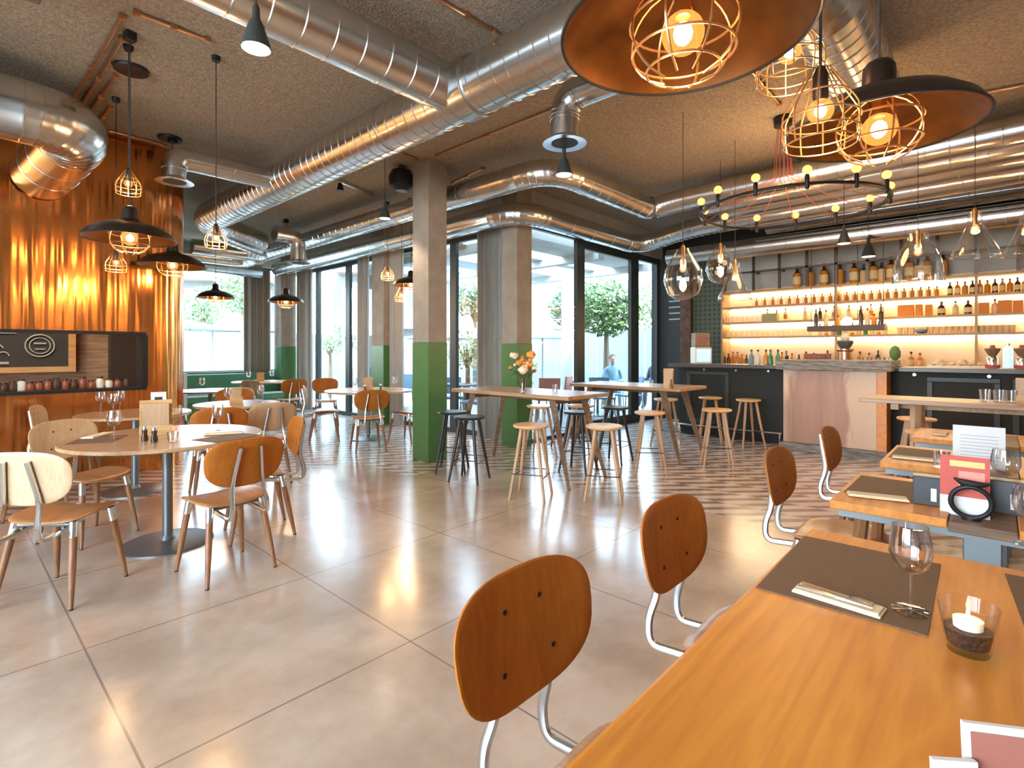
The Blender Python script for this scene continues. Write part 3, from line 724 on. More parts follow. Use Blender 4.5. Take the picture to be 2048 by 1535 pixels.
# ------------------------------------------------------------------ chairs
def sup(a, b, n=36, e=2.7, taper=0):
    out = []
    for k in range(n):
        t_ = 2 * PI * k / n; c, s = math.cos(t_), math.sin(t_)
        u = a * math.copysign(abs(c) ** (2 / e), c); v = b * math.copysign(abs(s) ** (2 / e), s)
        out.append((u * (1 + taper * v / b), v))
    return out
def make_chair(back='ply'):
    t_ = thing('dining_chair', 'x', 'chair')
    bz, by = .715, -.275
    ta = math.radians(10)
    def b3(u, v, w_): return Vector((u, by + w_ * math.cos(ta) - v * math.sin(ta), bz + v * math.cos(ta) + w_ * math.sin(ta)))
    m = MB(); m.panel(sup(.238, .148, 40, 2.75, .06), lambda u, v: .55 * u * u, .013, b3); bk = m.build('backrest', M[back], t_)
    for sg in (-1, 1):
        for u, v in ((sg * .062, .062), (sg * .088, -.065)): m = MB(); m.ball(.0075, b3(u, v, .55 * u * u + .007), 1, (1, .5, 1)); m.ball(.0075, b3(u, v, .55 * u * u - .012), 1, (1, .5, 1)); m.build('screw', M['black'], bk)
    def s3(u, v, w_): return Vector((u, v + .022, .463 + w_))
    m = MB(); m.panel(sup(.212, .192, 40, 4.2, -.0), lambda u, v: .35 * u * u + .012 * math.cos(v * 9) - .25 * max(0, v - .12) ** 2 * 6 - .012, .017, s3); m.build('seat', M['seatw'], t_)
    for u in (-1, 1):
        yb = by - .02
        pts = fillet([b3(u * .06, .10, -.018), b3(u * .092, -.13, -.016), (u * .105, yb - .01, .47), (u * .11, yb + .0, .39), (u * .11, -.12, .405), (u * .09, .10, .437)], .07, 8)
        m = MB(); m.sweep(pts, .0115, 8, squash=1.35); m.build('back_strut', M['chrome'], t_)
    m = MB(); m.sweep([(-.16, -.13, .432), (.16, -.13, .432)], .011, 8).sweep([(-.165, .15, .437), (.165, .15, .437)], .011, 8).sweep([(0, -.13, .432), (0, .15, .437)], .014, 8); m.build('seat_frame', M['steel_dark'], t_)
    for sx in (-1, 1):
        for fy in (-1, 1):
            a = Vector((sx * .155, .15 if fy > 0 else -.13, .445)); e = Vector((sx * .205, .215 if fy > 0 else -.215, 0))
            m = MB(); m.sweep([a.lerp(e, .16), a.lerp(e, .55), a.lerp(e, .985)], [.020, .018, .011], 12); lg = m.build('leg', M['leg'], t_)
            m = MB(); m.sweep([a, a.lerp(e, .18)], [.0215, .0215], 12); m.build('ferrule', M['chrome'], lg)
            m = MB(); m.sweep([a.lerp(e, .985), e], [.0115, .0115], 10); m.build('foot_cap', M['black'], lg)
    return t_
chair0 = make_chair(); used = []
pale = {'chair_plywood': M['ply_lit_card']}  # swaps in the plywood with light painted into its colour
def chair(loc, dirv, lab, grp, light=False, z=0):
    rz = face(*dirv)
    if not used:
        c = chair0; c.location = (loc[0], loc[1], z); c.rotation_euler.z = rz; c['label'] = lab; c['group'] = grp; used.append(1)
    else: c = dup(chair0, (loc[0], loc[1], z), rz, lab, grp, mats=pale if light else None)
    return c
G1 = 'dining chairs along the right hand tables'; G2 = 'dining chairs around the round tables'; G3 = 'dining chairs by the windows'
chair((.945, .555), (0, -1), 'wooden dining chair nearest the camera, at the big oak table', G1)
chair((1.735, .565), (0, -1), 'wooden dining chair at the far end of the big oak table', G1)
chair((3.05, .59), (0, -1), 'wooden dining chair at the small table with the red menu', G1)
chair((4.14, .57), (0, -1), 'wooden dining chair farthest down the row in front of the wood panel', G1)
chair((1.235, 3.59), (-.1, 1), 'wooden chair with its back to the camera at the big round table', G2)
chair((1.66, 4.14), (-1, .25), 'wooden chair on the window side of the big round table, seen from behind', G2)
chair((.485, 3.925), (.707, .707), 'wooden chair at the left front of the big round table, brightly lit back', G2, True)
chair((.76, 4.96), (.45, -.9), 'wooden chair behind the left side of the big round table facing it', G2, True)
hc = chair((.52, 6.12), (1, .2), 'brightly lit wooden chair beside the copper wall with two dark holes in its back', G2, True)
for u in (-.06, .06):
    m = MB(); m.prism([(u - .022, 0), (u + .022, 0), (u, .045)], -.002, .002)
    for v in m.b.verts: v.co = Vector((v.co.x, -.258 + v.co.z - (v.co.y) * .17, .79 + v.co.y))
    m.build('dark_hole', M['black'], hc, smooth=False)
chair((.9, 6.72), (1, -.35), 'brightly lit wooden chair tucked against the copper wall', G2, True)
chair((1.82, 5.55), (.2, .98), 'pale backed chair just behind the big round table, left of the wine glass', G2, False)
chair((2.32, 5.68), (.05, 1), 'chair with brightly lit back just behind the big round table, right of the wine glass', G2, True)
chair((2.75, 7.55), (-.15, -1), 'dark brown chair facing the camera behind the middle round table', G2, False)
chair((4.06, 6.45), (.35, .94), 'brown chair left of the free standing pillar with its back to the camera', G3)
chair((4.86, 6.62), (-.3, .95), 'chair half hidden by the free standing pillar', G3, True)
chair((4.02, 7.62), (.9, -.44), 'chair on the left of the window side table seen sideways', G3, True)
chair((4.95, 9.3), (-.4, -.9), 'small brown chair at the far window side table facing the camera', G3)
chair((4.05, 10.0), (.9, .44), 'brightly lit chair in front of the green bench', G3, True)
chair((4.55, 9.95), (.1, 1), 'brown chair in front of the green bench with its back to the camera', G3)
chair((2.3, 8.9), (1, -.1), 'brightly lit chair next to the edge of the copper wall', G3, True)
chair((2.95, 8.35), (.1, 1), 'brightly lit chair in the rear between round tables, low behind glasses', G3, True)

# ------------------------------------------------------------------ round tables
def round_table(x, y, r, lab, grp='round oak tables on disc bases', h=.77, mt='oakR'):
    t_ = thing('round_table', lab, 'table', (x, y, 0), 0, grp)
    m = MB(); m.lathe([(.001, h - .03), (r - .02, h - .03), (r, h - .022), (r, h - .006), (r - .005, h), (.001, h)], 64); m.build('tabletop', M[mt], t_)
    m = MB(); m.lathe([(.033, .02), (.033, h - .03)], 20).box(-.2, .2, -.03, .03, h - .045, h - .03).box(-.03, .03, -.2, .2, h - .045, h - .03); m.build('pole', M['steel_dark'], t_)
    m = MB(); m.lathe([(.29, 0), (.29, .008), (.27, .016), (.05, .03), (.033, .06)], 48); m.build('base', M['steel_dark'], t_)
    return t_
round_table(1.12, 4.40, .615, 'big round oak table in front of the copper wall')
round_table(1.32, 6.28, .48, 'round table close to the copper wall behind the big one')
round_table(2.38, 6.55, .46, 'round table between the copper wall and the pillar')
round_table(4.6, 7.3, .66, 'round table by the window left of the free standing pillar')
round_table(2.9, 9.1, .5, 'round table near the end of the copper wall')
round_table(4.45, 11.0, .55, 'round table standing at the green bench')

# ------------------------------------------------------------------ bar stools
def make_stool():
    t_ = thing('bar_stool', 'x', 'stool'); h = .69
    m = MB(); m.lathe([(.001, h - .036), (.13, h - .036), (.165, h - .026), (.172, h - .012), (.165, h - .002), (.12, h), (.001, h - .006)], 32); m.build('seat', M['stool'], t_)
    for k in range(4):
        a = PI / 4 + k * PI / 2; ca, sa = math.cos(a), math.sin(a)
        m = MB(); m.sweep([(.105 * ca, .105 * sa, h - .03), (.15 * ca, .15 * sa, h * .6), (.235 * ca, .235 * sa, 0)], [.018, .018, .012], 10); m.build('leg', M['stoolleg'], t_)
    z = .21; q = .205
    m = MB()
    for k in range(4):
        a = PI / 4 + k * PI / 2; b_ = a + PI / 2
        m.sweep([(q * math.cos(a), q * math.sin(a), z + .03 * (k % 2)), (q * math.cos(b_), q * math.sin(b_), z + .03 * (k % 2))], .005, 6)
    m.build('footrest', M['black'], t_)
    return t_
st0 = make_stool(); stu = []
dark = {'stool_beech': M['blackwood'], 'beech_leg': M['blackwood']}
def stool(x, y, rz, lab, blk=False):
    g = 'round bar stools'
    if not stu: st0.location = (x, y, 0); st0.rotation_euler.z = rz; st0['label'] = lab; st0['group'] = g; stu.append(1)
    else: dup(st0, (x, y, 0), rz, lab, g, mats=dark if blk else None)
stool(3.80, 3.24, .45, 'bright beech stool in front of the high table, left one of two')
stool(4.22, 2.70, .5, 'bright beech stool in front of the high table, right one of two')
stool(3.84, 4.14, .4, 'black stool just right of the green pillar base, front one', True)
stool(4.02, 4.62, .7, 'black stool just right of the green pillar base, rear one', True)
stool(5.22, 4.30, .3, 'beech stool behind the first high table below the flowers')
stool(5.0, 3.55, .2, 'black stool behind the first high table', True)
stool(5.62, 3.95, .9, 'beech stool between the two high tables')
stool(5.52, 2.92, .6, 'beech stool in front of the second high table')
stool(6.32, 2.46, .5, 'beech stool at the bar side end of the second high table')
stool(5.72, 3.5, .1, 'black stool tucked in front of the second high table', True)
stool(7.2, 3.55, .1, 'beech stool behind the second high table near the bar')
stool(6.2, 4.62, .3, 'black stool by the terrace glazing behind the high tables', True)
stool(7.92, 3.18, .3, 'beech stool at the bar, left one of two')
stool(7.90, 2.62, .8, 'beech stool at the bar, right one of two')
stool(6.88, .60, .2, 'pale stool behind the third high table in front of the bar')
stool(5.80, .42, .4, 'pale stool on the near side of the third high table')
stool(5.86, -.12, .7, 'brown stool under the third high table near the right edge')

# ------------------------------------------------------------------ high tables
def high_table(x0, x1, y0, y1, lab, h=.93, topm='oakY', legm='smoked', ins=.28, spl=.26):
    t_ = thing('high_table', lab, 'table', ((x0 + x1) / 2, (y0 + y1) / 2, 0), 0, 'long high tables'); a, b = (x1 - x0) / 2, (y1 - y0) / 2
    m = MB(); m.box(-a, a, -b, b, h - .04, h); m.build('tabletop', M[topm], t_, smooth=False, bevel=.004)
    for sx in (-1, 1):
        for sy in (-1, 1):
            p0 = Vector((sx * (a - .10), sy * (b - ins), h - .04)); e = Vector((sx * (a - .04), sy * (b - ins + spl), 0))
            m = MB(); m.sweep([p0, p0.lerp(e, .3), e], [.045, .04, .022], 4); m.build('leg', M[legm], t_)
    m = MB(); m.box(-a + .08, a - .08, -b + .24, -b + .30, h - .1, h - .04).box(-a + .08, a - .08, b - .30, b - .24, h - .1, h - .04).box(-.02, .02, -b + .3, b - .3, h - .1, h - .04); m.build('underframe', M[legm], t_, smooth=False)
    return t_
high_table(4.20, 4.95, 3.10, 4.85, 'high table with the flower vase beside the corner pillar')
high_table(6.02, 6.80, 2.78, 4.42, 'high table behind the flower table carrying a wooden menu stand')
high_table(6.03, 6.60, -1.4, .97, 'high table in front of the bar at the right', legm='stoolleg', ins=.43, spl=.02)

# ------------------------------------------------------------------ right row of dining tables
TZ = .76
t1 = thing('dining_table', 'big oak dining table filling the lower right corner', 'table', (1.08, -.35, 0), 0, 'oak tables of the right hand row')
m = MB(); m.box(-1.16, 1.0, -.83, .828, TZ - .04, TZ); m.build('tabletop', M['oak'], t1, smooth=False, bevel=.012)
for sx, sy in ((-1.05, .7), (.88, .7), (-1.05, -.7), (.88, -.7)):
    m = MB(); m.sweep([(sx * .93, sy * .9, TZ - .04), (sx, sy, 0)], [.035, .022], 4); m.build('leg', M['blackframe'], t1)
def small_table(x0, x1, y1, lab):
    t_ = thing('dining_table', lab, 'table', ((x0 + x1) / 2, y1, 0), 0, 'oak tables of the right hand row'); a = (x1 - x0) / 2
    m = MB(); m.box(-a, a, -.38, 0, TZ - .035, TZ); m.build('tabletop', M['oak'], t_, smooth=False, bevel=.004)
    m = MB(); m.box(-a, a, -.95, -.572, TZ - .035, TZ); m.build('tabletop', M['oak'], t_, smooth=False, bevel=.004)
    m = MB(); m.box(-a, a, -.57, -.382, TZ - .045, TZ - .008); m.build('centre_strip', M['smoked'], t_, smooth=False, bevel=.003)
    m = MB(); m.box(-a * .7, a * .7, -.53, -.42, 0, TZ - .045); m.build('pedestal', M['steel_dark'], t_, smooth=False, bevel=.004)
    for xx in (-a + .06, a - .1): m = MB(); m.box(xx, xx + .04, -.93, -.02, TZ - .075, TZ - .035); m.build('frame_rail', M['steel_dark'], t_, smooth=False)
    for sx in (-1, 1):
        m = MB(); m.sweep([(sx * (a - .1), -.1, TZ - .05), (sx * (a - .05), -.05, 0)], [.028, .018], 8); m.build('leg', M['leg'], t_)
        m = MB(); m.sweep([(sx * (a - .1), -.85, TZ - .05), (sx * (a - .05), -.9, 0)], [.028, .018], 8); m.build('leg', M['leg'], t_)
small_table(2.52, 3.20, .51, 'small oak table with the red menu card')
small_table(3.59, 4.30, .48, 'small oak table with the white paper menu')
small_table(4.75, 5.4, .45, 'small oak table farthest down the row')

# table things -----------------------------------------------------
def placemat(x, y, lx, ly, rz, lab, z=TZ):
    m = MB(); m.box(-lx / 2, lx / 2, -ly / 2, ly / 2, 0, .003)
    tag(m.build('placemat', M['mat'], smooth=False, loc=(x, y, z), rz=rz), lab, 'placemat', 'brown placemats')
def napkin(x, y, rz, lab, z=TZ + .003, s=1.0, cutlery=True):
    t_ = thing('napkin', lab, 'napkin', (x, y, z), rz, 'folded napkins with cutlery')
    m = MB(); m.box(-.125 * s, .125 * s, -.042 * s, .042 * s, 0, .006).box(-.12 * s, .12 * s, -.040 * s, .03 * s, .006, .011); m.build('folded_cloth', M['napkin'], t_, smooth=False, bevel=.002)
    if cutlery:
        f = thing('fork', lab.replace('napkin', 'napkin fork'), 'fork', (x, y, z), rz, 'forks lying on napkins'); f['label'] = 'steel fork lying on the ' + lab
        m = MB(); m.sweep([(-.11 * s, .012, .013), (-.02 * s, .010, .013), (.03 * s, .008, .014)], [.006, .004, .004], 6)
        for k in range(4): m.sweep([(.03 * s, .008, .014), (.05 * s, -.001 + .006 * k, .016), (.095 * s, -.001 + .006 * k, .014)], .0016, 4)
        m.build('fork_body', M['chrome'], f)
        f = thing('knife', 'x', 'knife', (x, y, z), rz, 'knives lying on napkins'); f['label'] = 'steel knife lying on the ' + lab
        m = MB(); m.sweep([(-.115 * s, -.015, .013), (-.02 * s, -.014, .013), (0, -.014, .013), (.10 * s, -.014, .013)], [.006, .006, .0035, .002], 6).box(.0, .1 * s, -.022, -.012, .0125, .0138); m.build('knife_body', M['chrome'], f)
def wine_glass(x, y, z, lab, h=.20, r=.042, grp='stemmed wine glasses'):
    t_ = thing('wine_glass', lab, 'glass', (x, y, z), 0, grp)
    k = h / .2
    m = MB(); m.lathe([(.001, .088 * k), (r * .45, .092 * k), (r * .8, .108 * k), (r, .135 * k), (r * .98, .16 * k), (r * .84, h), (r * .82, h), (r * .95, .16 * k), (r * .96, .135 * k), (r * .75, .11 * k), (.001, .093 * k)], 28); m.build('bowl', M['glass'], t_)
    m = MB(); m.lathe([(.0055, .004), (.0042, .03 * k), (.0040, .06 * k), (.0055, .088 * k)], 12); m.build('stem', M['glass'], t_)
    m = MB(); m.lathe([(r * .9, 0), (r * .9, .002), (.004, .006), (.001, .006)], 28); m.build('foot', M['glass'], t_)
    return t_
def menu_card(x, y, z, wd, h, rz, mm, lab, prints=(), lean=.08):
    t_ = thing('menu_card', lab, 'menu', (x, y, z), rz, 'menu cards on tables')
    m = MB(); m.box(-wd / 2, wd / 2, -.004, .004, 0, h, tilt=Matrix.Rotation(-lean, 3, 'X')); m.build('card', M[mm], t_, smooth=False)
    for (u0, u1, v0, v1, pm) in prints:
        m = MB(); R_ = Matrix.Rotation(-lean, 3, 'X')
        for sg in (-1,):
            pts = [R_ @ Vector((u * wd, sg * .0052, (v - .5) * h)) + Vector((0, 0, h / 2)) for u, v in ((u0, v0), (u1, v0), (u1, v1), (u0, v1))]
            m.quad(pts)
        m.build('print', M[pm], t_, smooth=False)
    return t_
# face the camera: card normal -Y local should point at the camera
def toward(x, y): return face(x, y)
# T1
a, b, c, d_ = P(1608, 1075, z=TZ), P(1881, 1126, z=TZ), P(1857, 1272, z=TZ), P(1510, 1176, z=TZ)
mx_, my_ = (a.x + b.x + c.x + d_.x) / 4, (a.y + b.y + c.y + d_.y) / 4
ux = ((a - d_) + (b - c)) / 2; uy = ((a - b) + (d_ - c)) / 2
placemat(mx_, my_, ux.length, uy.length, math.atan2(ux.y, ux.x), 'brown woven placemat at the corner of the big oak table')
e0, e1 = P(1592, 1178, z=TZ), P(1768, 1232, z=TZ)
napkin((e0.x + e1.x) / 2, (e0.y + e1.y) / 2, math.atan2(e0.y - e1.y, e0.x - e1.x) + PI, 'cream napkin on the placemat of the big oak table', s=(e0 - e1).length / .25)
p = P(1821, 1224, z=TZ); wine_glass(p.x, p.y, TZ + .003, 'empty wine glass standing on the placemat of the big oak table', .203, .043)
p = P(1936, 1290, z=TZ + .012)
cg = thing('candle_glass', 'glass tumbler with coffee beans and a tealight on the big oak table', 'candle', (p.x, p.y, TZ))
m = MB(); m.lathe([(.001, 0), (.030, 0), (.033, .008), (.045, .085), (.043, .085), (.031, .012), (.001, .012)], 32); m.build('tumbler', M['glass2'], cg); cg.scale = (1.15, 1.15, 1.15)
m = MB(); m.lathe([(.001, .013), (.030, .013), (.035, .042), (.001, .043)], 28); m.build('coffee_beans', M['beans'], cg)
m = MB(); m.lathe([(.001, .043), (.021, .043), (.022, .058), (.001, .058)], 24); m.build('tealight', M['candle'], cg)
m = MB(); m.lathe([(.001, .060), (.003, .065), (.0022, .073), (.001, .080)], 8); m.build('flame', M['core'], cg)
p = P(2075, 1215, z=TZ); placemat(p.x + .02, p.y - .10, .40, .28, .08, 'second brown placemat cut by the right edge of the frame')
p = P(2058, 1195, z=TZ); napkin(p.x - .02, p.y - .05, .08, 'cream napkin at the right edge of the big oak table')
# bottom right cards
p = P(2030, 1560, z=TZ); menu_card(p.x, p.y, TZ, .13, .075, face(.85, .5), 'paper', 'white framed card with a dark red front at the bottom right corner', ((-.44, .44, .0, .86, 'barkitem'),))
p = P(1908, 1560, z=TZ); menu_card(p.x, p.y, TZ, .06, .03, face(.8, .6), 'paper', 'tip of a small white card at the bottom edge')
# T2
def t_at(px, py): return P(px, py, z=TZ)
a = t_at(1745, 965); placemat(2.90, .36, .42, .26, 0, 'brown placemat on the table with the red menu')
a, b = t_at(1695, 990), t_at(1815, 1003); c = (a + b) / 2; napkin(c.x + .01, c.y, math.atan2(b.y - a.y, b.x - a.x), 'cream napkin on the table with the red menu', s=.85, cutlery=False)
def slate_stand(x, y, lab, wd=.14, h=.115):
    t_ = thing('cutlery_box', lab, 'box', (x, y, TZ), face(x, y), 'smoky grey boxes with white marks')
    m = MB(); m.box(-wd / 2, wd / 2, -.035, .035, 0, h); m.build('box_body', M['slatebox'], t_, smooth=False, bevel=.004)
    m = MB(); m.box(-.012, .006, -.0375, -.0352, .02, h * .62); m.build('white_mark', M['paper'], t_, smooth=False)
p = t_at(1868, 1012); slate_stand(p.x + .03, p.y - .0, 'smoky grey box left of the red menu card')
p = t_at(2030, 1030); slate_stand(p.x + .03, p.y, 'smoky grey box right of the red menu card', .17, .125)
p = t_at(1942, 1034)
menu_card(p.x + .045, p.y + .02, TZ - .008, .145, .225, face(p.x, p.y), 'red', 'red menu card standing behind the black ring lantern', ((-.3, .4, .82, .92, 'yellow'), (-.12, .4, .45, .75, 'pink'), (-.5, .5, 0, .32, 'paper')))
ln = thing('ring_lantern', 'black ring shaped lantern standing in front of the red menu card', 'lantern', (p.x, p.y, TZ - .008), face(p.x, p.y))
Rx = Matrix.Rotation(PI / 2, 3, 'X')
m = MB(); m.torus(.058, .009, (0, 0, .064), 40, 10, rot=Matrix.Rotation(.12, 3, 'X') @ Rx).lathe([(.03, -.006), (.03, .006), (.001, .006)], 16, (0, 0, .004)); m.build('ring', M['black'], ln)
m = MB(); m.sweep([(-.05, 0, .148), (-.025, 0, .135), (0, 0, .13), (.025, 0, .132), (.06, 0, .140)], [.003, .013, .016, .012, .003], 8); m.build('bow_top', M['black'], ln)
p = t_at(2060, 1100); wine_glass(p.x + .06, p.y, TZ, 'wine glass cut by the right edge beside the grey box', .19, .042)
# T3
placemat(3.98, .33, .42, .26, 0, 'brown placemat on the table with the white paper menu')
napkin(3.78, .33, -PI / 2 + .05, 'cream napkin on the table with the white paper menu', s=.9, cutlery=False)
p = P(1957, 935, z=TZ); menu_card(p.x, p.y, TZ, .21, .22, face(p.x, p.y), 'paper', 'white paper menu standing on the second small table', tuple((-.35, .38, .2 + k * .08, .215 + k * .08, 'paperlines') for k in range(8)), .12)
p = P(2010, 975, z=TZ); wine_glass(p.x - .2, p.y, TZ, 'wine glass in front of the white paper menu', .20, .05)
p = P(1880, 935, z=TZ)
def tumbler(x, y, z, lab, h=.09, r=.033, grp='water tumblers'):
    m = MB(); m.lathe([(.001, .004), (r * .8, .004), (r, h), (r * .94, h), (r * .74, .008), (.001, .008)], 20)
    o = m.build('tumbler', M['glass'], loc=(x, y, z)); return tag(o, lab, 'glass', grp)
tumbler(p.x, p.y, TZ, 'tumbler beside the placemat of the second small table')
napkin(5.08, .3, 0, 'cream napkin on the farthest small table', cutlery=False)
# high table 3
for (px, py, lab) in ((1970, 795, 'tumbler on the high table before the bar, left one'), (1998, 793, 'tumbler on the high table before the bar, middle one'), (2022, 795, 'tumbler on the high table before the bar, right one')):
    p = P(px, py, X=6.3); tumbler(6.3, p.y, .93, lab, .11, .045)
def menu_stand(x, y, z, rz, lab, wd=.1, h=.2, extra=True):
    t_ = thing('menu_stand', lab, 'menu stand', (x, y, z), rz, 'wooden menu stands')
    m = MB(); m.box(-wd / 2, wd / 2, -.05, .05, 0, .015).box(-wd / 2, wd / 2, .02, .035, .015, h).box(-wd / 2, wd / 2, -.05, -.04, .015, .07); m.build('stand', M['frameoak'], t_, smooth=False, bevel=.002)
    m = MB(); m.box(-wd * .4, wd * .4, -.01, .015, .016, h * .9); m.build('menus', M['ply_lit_card'], t_, smooth=False)
    return t_
def shaker(x, y, z, lab, mm='darkb'):
    t_ = thing('pepper_mill', lab, 'pepper mill', (x, y, z), 0, 'small mills and shakers')
    m = MB(); m.lathe([(.02, 0), (.022, .02), (.015, .05), (.018, .075), (.001, .076)], 14); m.build('body', M[mm], t_)
    m = MB(); m.lathe([(.016, .077), (.018, .09), (.01, .105), (.001, .107)], 14); m.build('cap', M['chrome'], t_)
p = P(2052, 800, X=6.3); menu_stand(p.x, p.y, .93, face(p.x, p.y), 'tall pale menu stand at the right edge of the high table', .13, .22)
# high table 2 & 1
p = P(1337, 776, z=.93); menu_stand(p.x, p.y, .93, face(p.x, p.y), 'wooden menu stand with a dark figure on the second high table', .12, .24)
m = MB(); m.lathe([(.018, 0), (.022, .03), (.01, .08), (.012, .11), (.001, .12)], 12); tag(m.build('pepper_mill', M['smoked'], loc=(p.x - .08, p.y - .07, .93)), 'slim dark pepper mill in front of the wooden menu stand', 'pepper mill')
p = P(1303, 775, X=6.2); tumbler(p.x, p.y, .93, 'tumbler next to the wooden menu stand', .08, .03)
p = P(1110, 785, z=.93); tumbler(p.x, p.y, .93, 'tumbler right of the flower vase', .09, .033)
p = P(1046, 787, z=.93)
vs = thing('flower_vase', 'glass vase with dried orange flowers on the first high table', 'vase', (p.x, p.y, .93))
m = MB(); m.lathe([(.001, .003), (.035, .003), (.04, .02), (.03, .1), (.035, .16), (.033, .16), (.028, .1), (.037, .02), (.001, .008)], 20); m.build('vase', M['glass'], vs)
random.seed(11)
for k in range(17):
    a = random.random() * 2 * PI; rr = random.uniform(.02, .19); z = random.uniform(.24, .42) if rr < .12 else random.uniform(.22, .32)
    e = Vector((rr * math.cos(a), rr * math.sin(a), z))
    m = MB(); m.sweep([(.01 * math.cos(a), .01 * math.sin(a), .03), (e.x * .3, e.y * .3, .16), e], .0022, 5); s_o = m.build('stem', M['bark'], vs)
    big = k < 8
    m = MB(); m.ball(random.uniform(.035, .055) if big else .022, e, 2, (1, 1, .8), .22); m.build('flower', M['orangefl'] if k % 3 else M['napkin'], s_o, smooth=False)
m = MB()
for k in range(60):
    a = random.random() * 2 * PI; r_ = random.uniform(.02, .15); z = random.uniform(.17, .3); c = Vector((r_ * math.cos(a), r_ * math.sin(a), z)); v = Vector((random.uniform(-1, 1), random.uniform(-1, 1), random.uniform(-.3, 1))).normalized() * .05; s2 = v.orthogonal().normalized() * .012
    m.quad([c - v * .5, c + s2, c + v * .5, c - s2])
m.build('leaves', M['leafdark'], vs, smooth=False)
random.seed(5)
# round table things
zt = .77
for (px, py, lab) in ((228, 878, 'wine glass at the left of the big round table'), (436, 860, 'wine glass at the right of the big round table'), (352, 862, 'wine glass right behind the menu stand on the big round table')):
    p = P(px, py, z=zt); wine_glass(p.x, p.y, zt, lab, .20, .043)
p = P(312, 868, z=zt); menu_stand(p.x, p.y, zt, face(p.x, p.y), 'wooden menu stand in the middle of the big round table', .2, .25)
p = P(303, 878, z=zt); shaker(p.x - .05, p.y - .05, zt, 'dark pepper mill in front of the menu stand, left one')
p = P(322, 880, z=zt); shaker(p.x - .05, p.y - .05, zt, 'dark pepper mill in front of the menu stand, right one')
p = P(346, 884, z=zt); tumbler(p.x, p.y, zt, 'small candle tumbler in front of the menu stand on the round table', .07, .035)
p = P(185, 880, z=zt); placemat(p.x + .03, p.y, .36, .26, 1.1, 'brown placemat at the left of the big round table', zt)
p = P(480, 872, z=zt); placemat(p.x - .08, p.y, .36, .26, .3, 'placemat at the right of the big round table', zt)
p = P(195, 872, z=zt); napkin(p.x, p.y, .9, 'cream napkin at the left of the big round table', zt + .003, cutlery=False)
p = P(462, 866, z=zt); napkin(p.x - .05, p.y, -.4, 'pale napkin at the right of the big round table', zt + .003, cutlery=False)
for (px, py, lab) in ((168, 822, 'wine glass on the table by the copper wall, left one'), (226, 828, 'wine glass on the table by the copper wall, middle one'), (200, 812, 'wine glass on the table by the copper wall, rear one')):
    p = P(px, py, z=zt)
    q = Vector((p.x - 1.32, p.y - 6.28, 0))
    if q.length > .42: q = q.normalized() * .42
    wine_glass(1.32 + q.x, 6.28 + q.y, zt, lab, .2, .043)
menu_card(1.50, 6.2, zt, .13, .2, face(1.5, 6.2), 'paper', 'white card with a dark picture on the table by the copper wall', ((-.25, .25, .4, .75, 'board'),))
shaker(1.55, 6.0, zt, 'dark shaker on the table by the copper wall')
menu_stand(2.38, 6.6, zt, face(2.4, 6.5), 'wooden menu stand on the middle round table', .14, .18)
for k, (x, y, lab) in enumerate(((2.2, 6.35, 'wine glass on the middle round table, left one'), (2.62, 6.5, 'wine glass on the middle round table, right one'),
        (4.3, 7.2, 'wine glass on the window side table, left one'), (4.95, 7.1, 'wine glass on the window side table, right one'),
        (2.75, 9.0, 'wine glass on the round table near the end of the copper wall'), (4.2, 11.0, 'wine glass on the bench table, left one'), (4.7, 11.1, 'wine glass on the bench table, right one'))):
    wine_glass(x, y, zt, lab, .2, .043)
menu_stand(4.5, 7.15, zt, face(4.5, 7.1), 'wooden menu stand with bottles on the window side table', .16, .2)
shaker(4.38, 7.05, zt, 'dark shaker beside the menu stand on the window side table', 'darkb')
shaker(4.66, 7.05, zt, 'second dark shaker right of the menu stand on the window side table', 'darkb')
menu_stand(4.45, 11.05, zt, face(4.4, 11), 'wooden menu stand on the bench table', .14, .18)

# ------------------------------------------------------------------ green bench
gb = thing('banquette_bench', 'long green upholstered bench below the large back window', 'bench', (2.3, 12.25, 0))
m = MB(); m.box(0, 3.05, .22, .36, .42, .88); m.build('backrest', M['greenbench'], gb, bevel=.03)
m = MB(); m.box(0, 3.05, -.32, .22, .30, .46); m.build('seat', M['greenbench'], gb, bevel=.03)
m = MB(); m.box(0, 3.05, -.26, .34, 0, .30); m.build('plinth', M['green'], gb, smooth=False)
m = MB(); m.box(0, 3.05, -.335, -.30, .44, .475); m.build('piping', M['whitep'], gb, smooth=False)
gb2 = thing('bench_divider', 'green and white bench divider in front of the back window', 'bench', (3.2, 11.75, 0))
m = MB(); m.box(-.04, .04, -.3, .3, 0, .95); m.build('panel', M['whitep'], gb2, smooth=False)

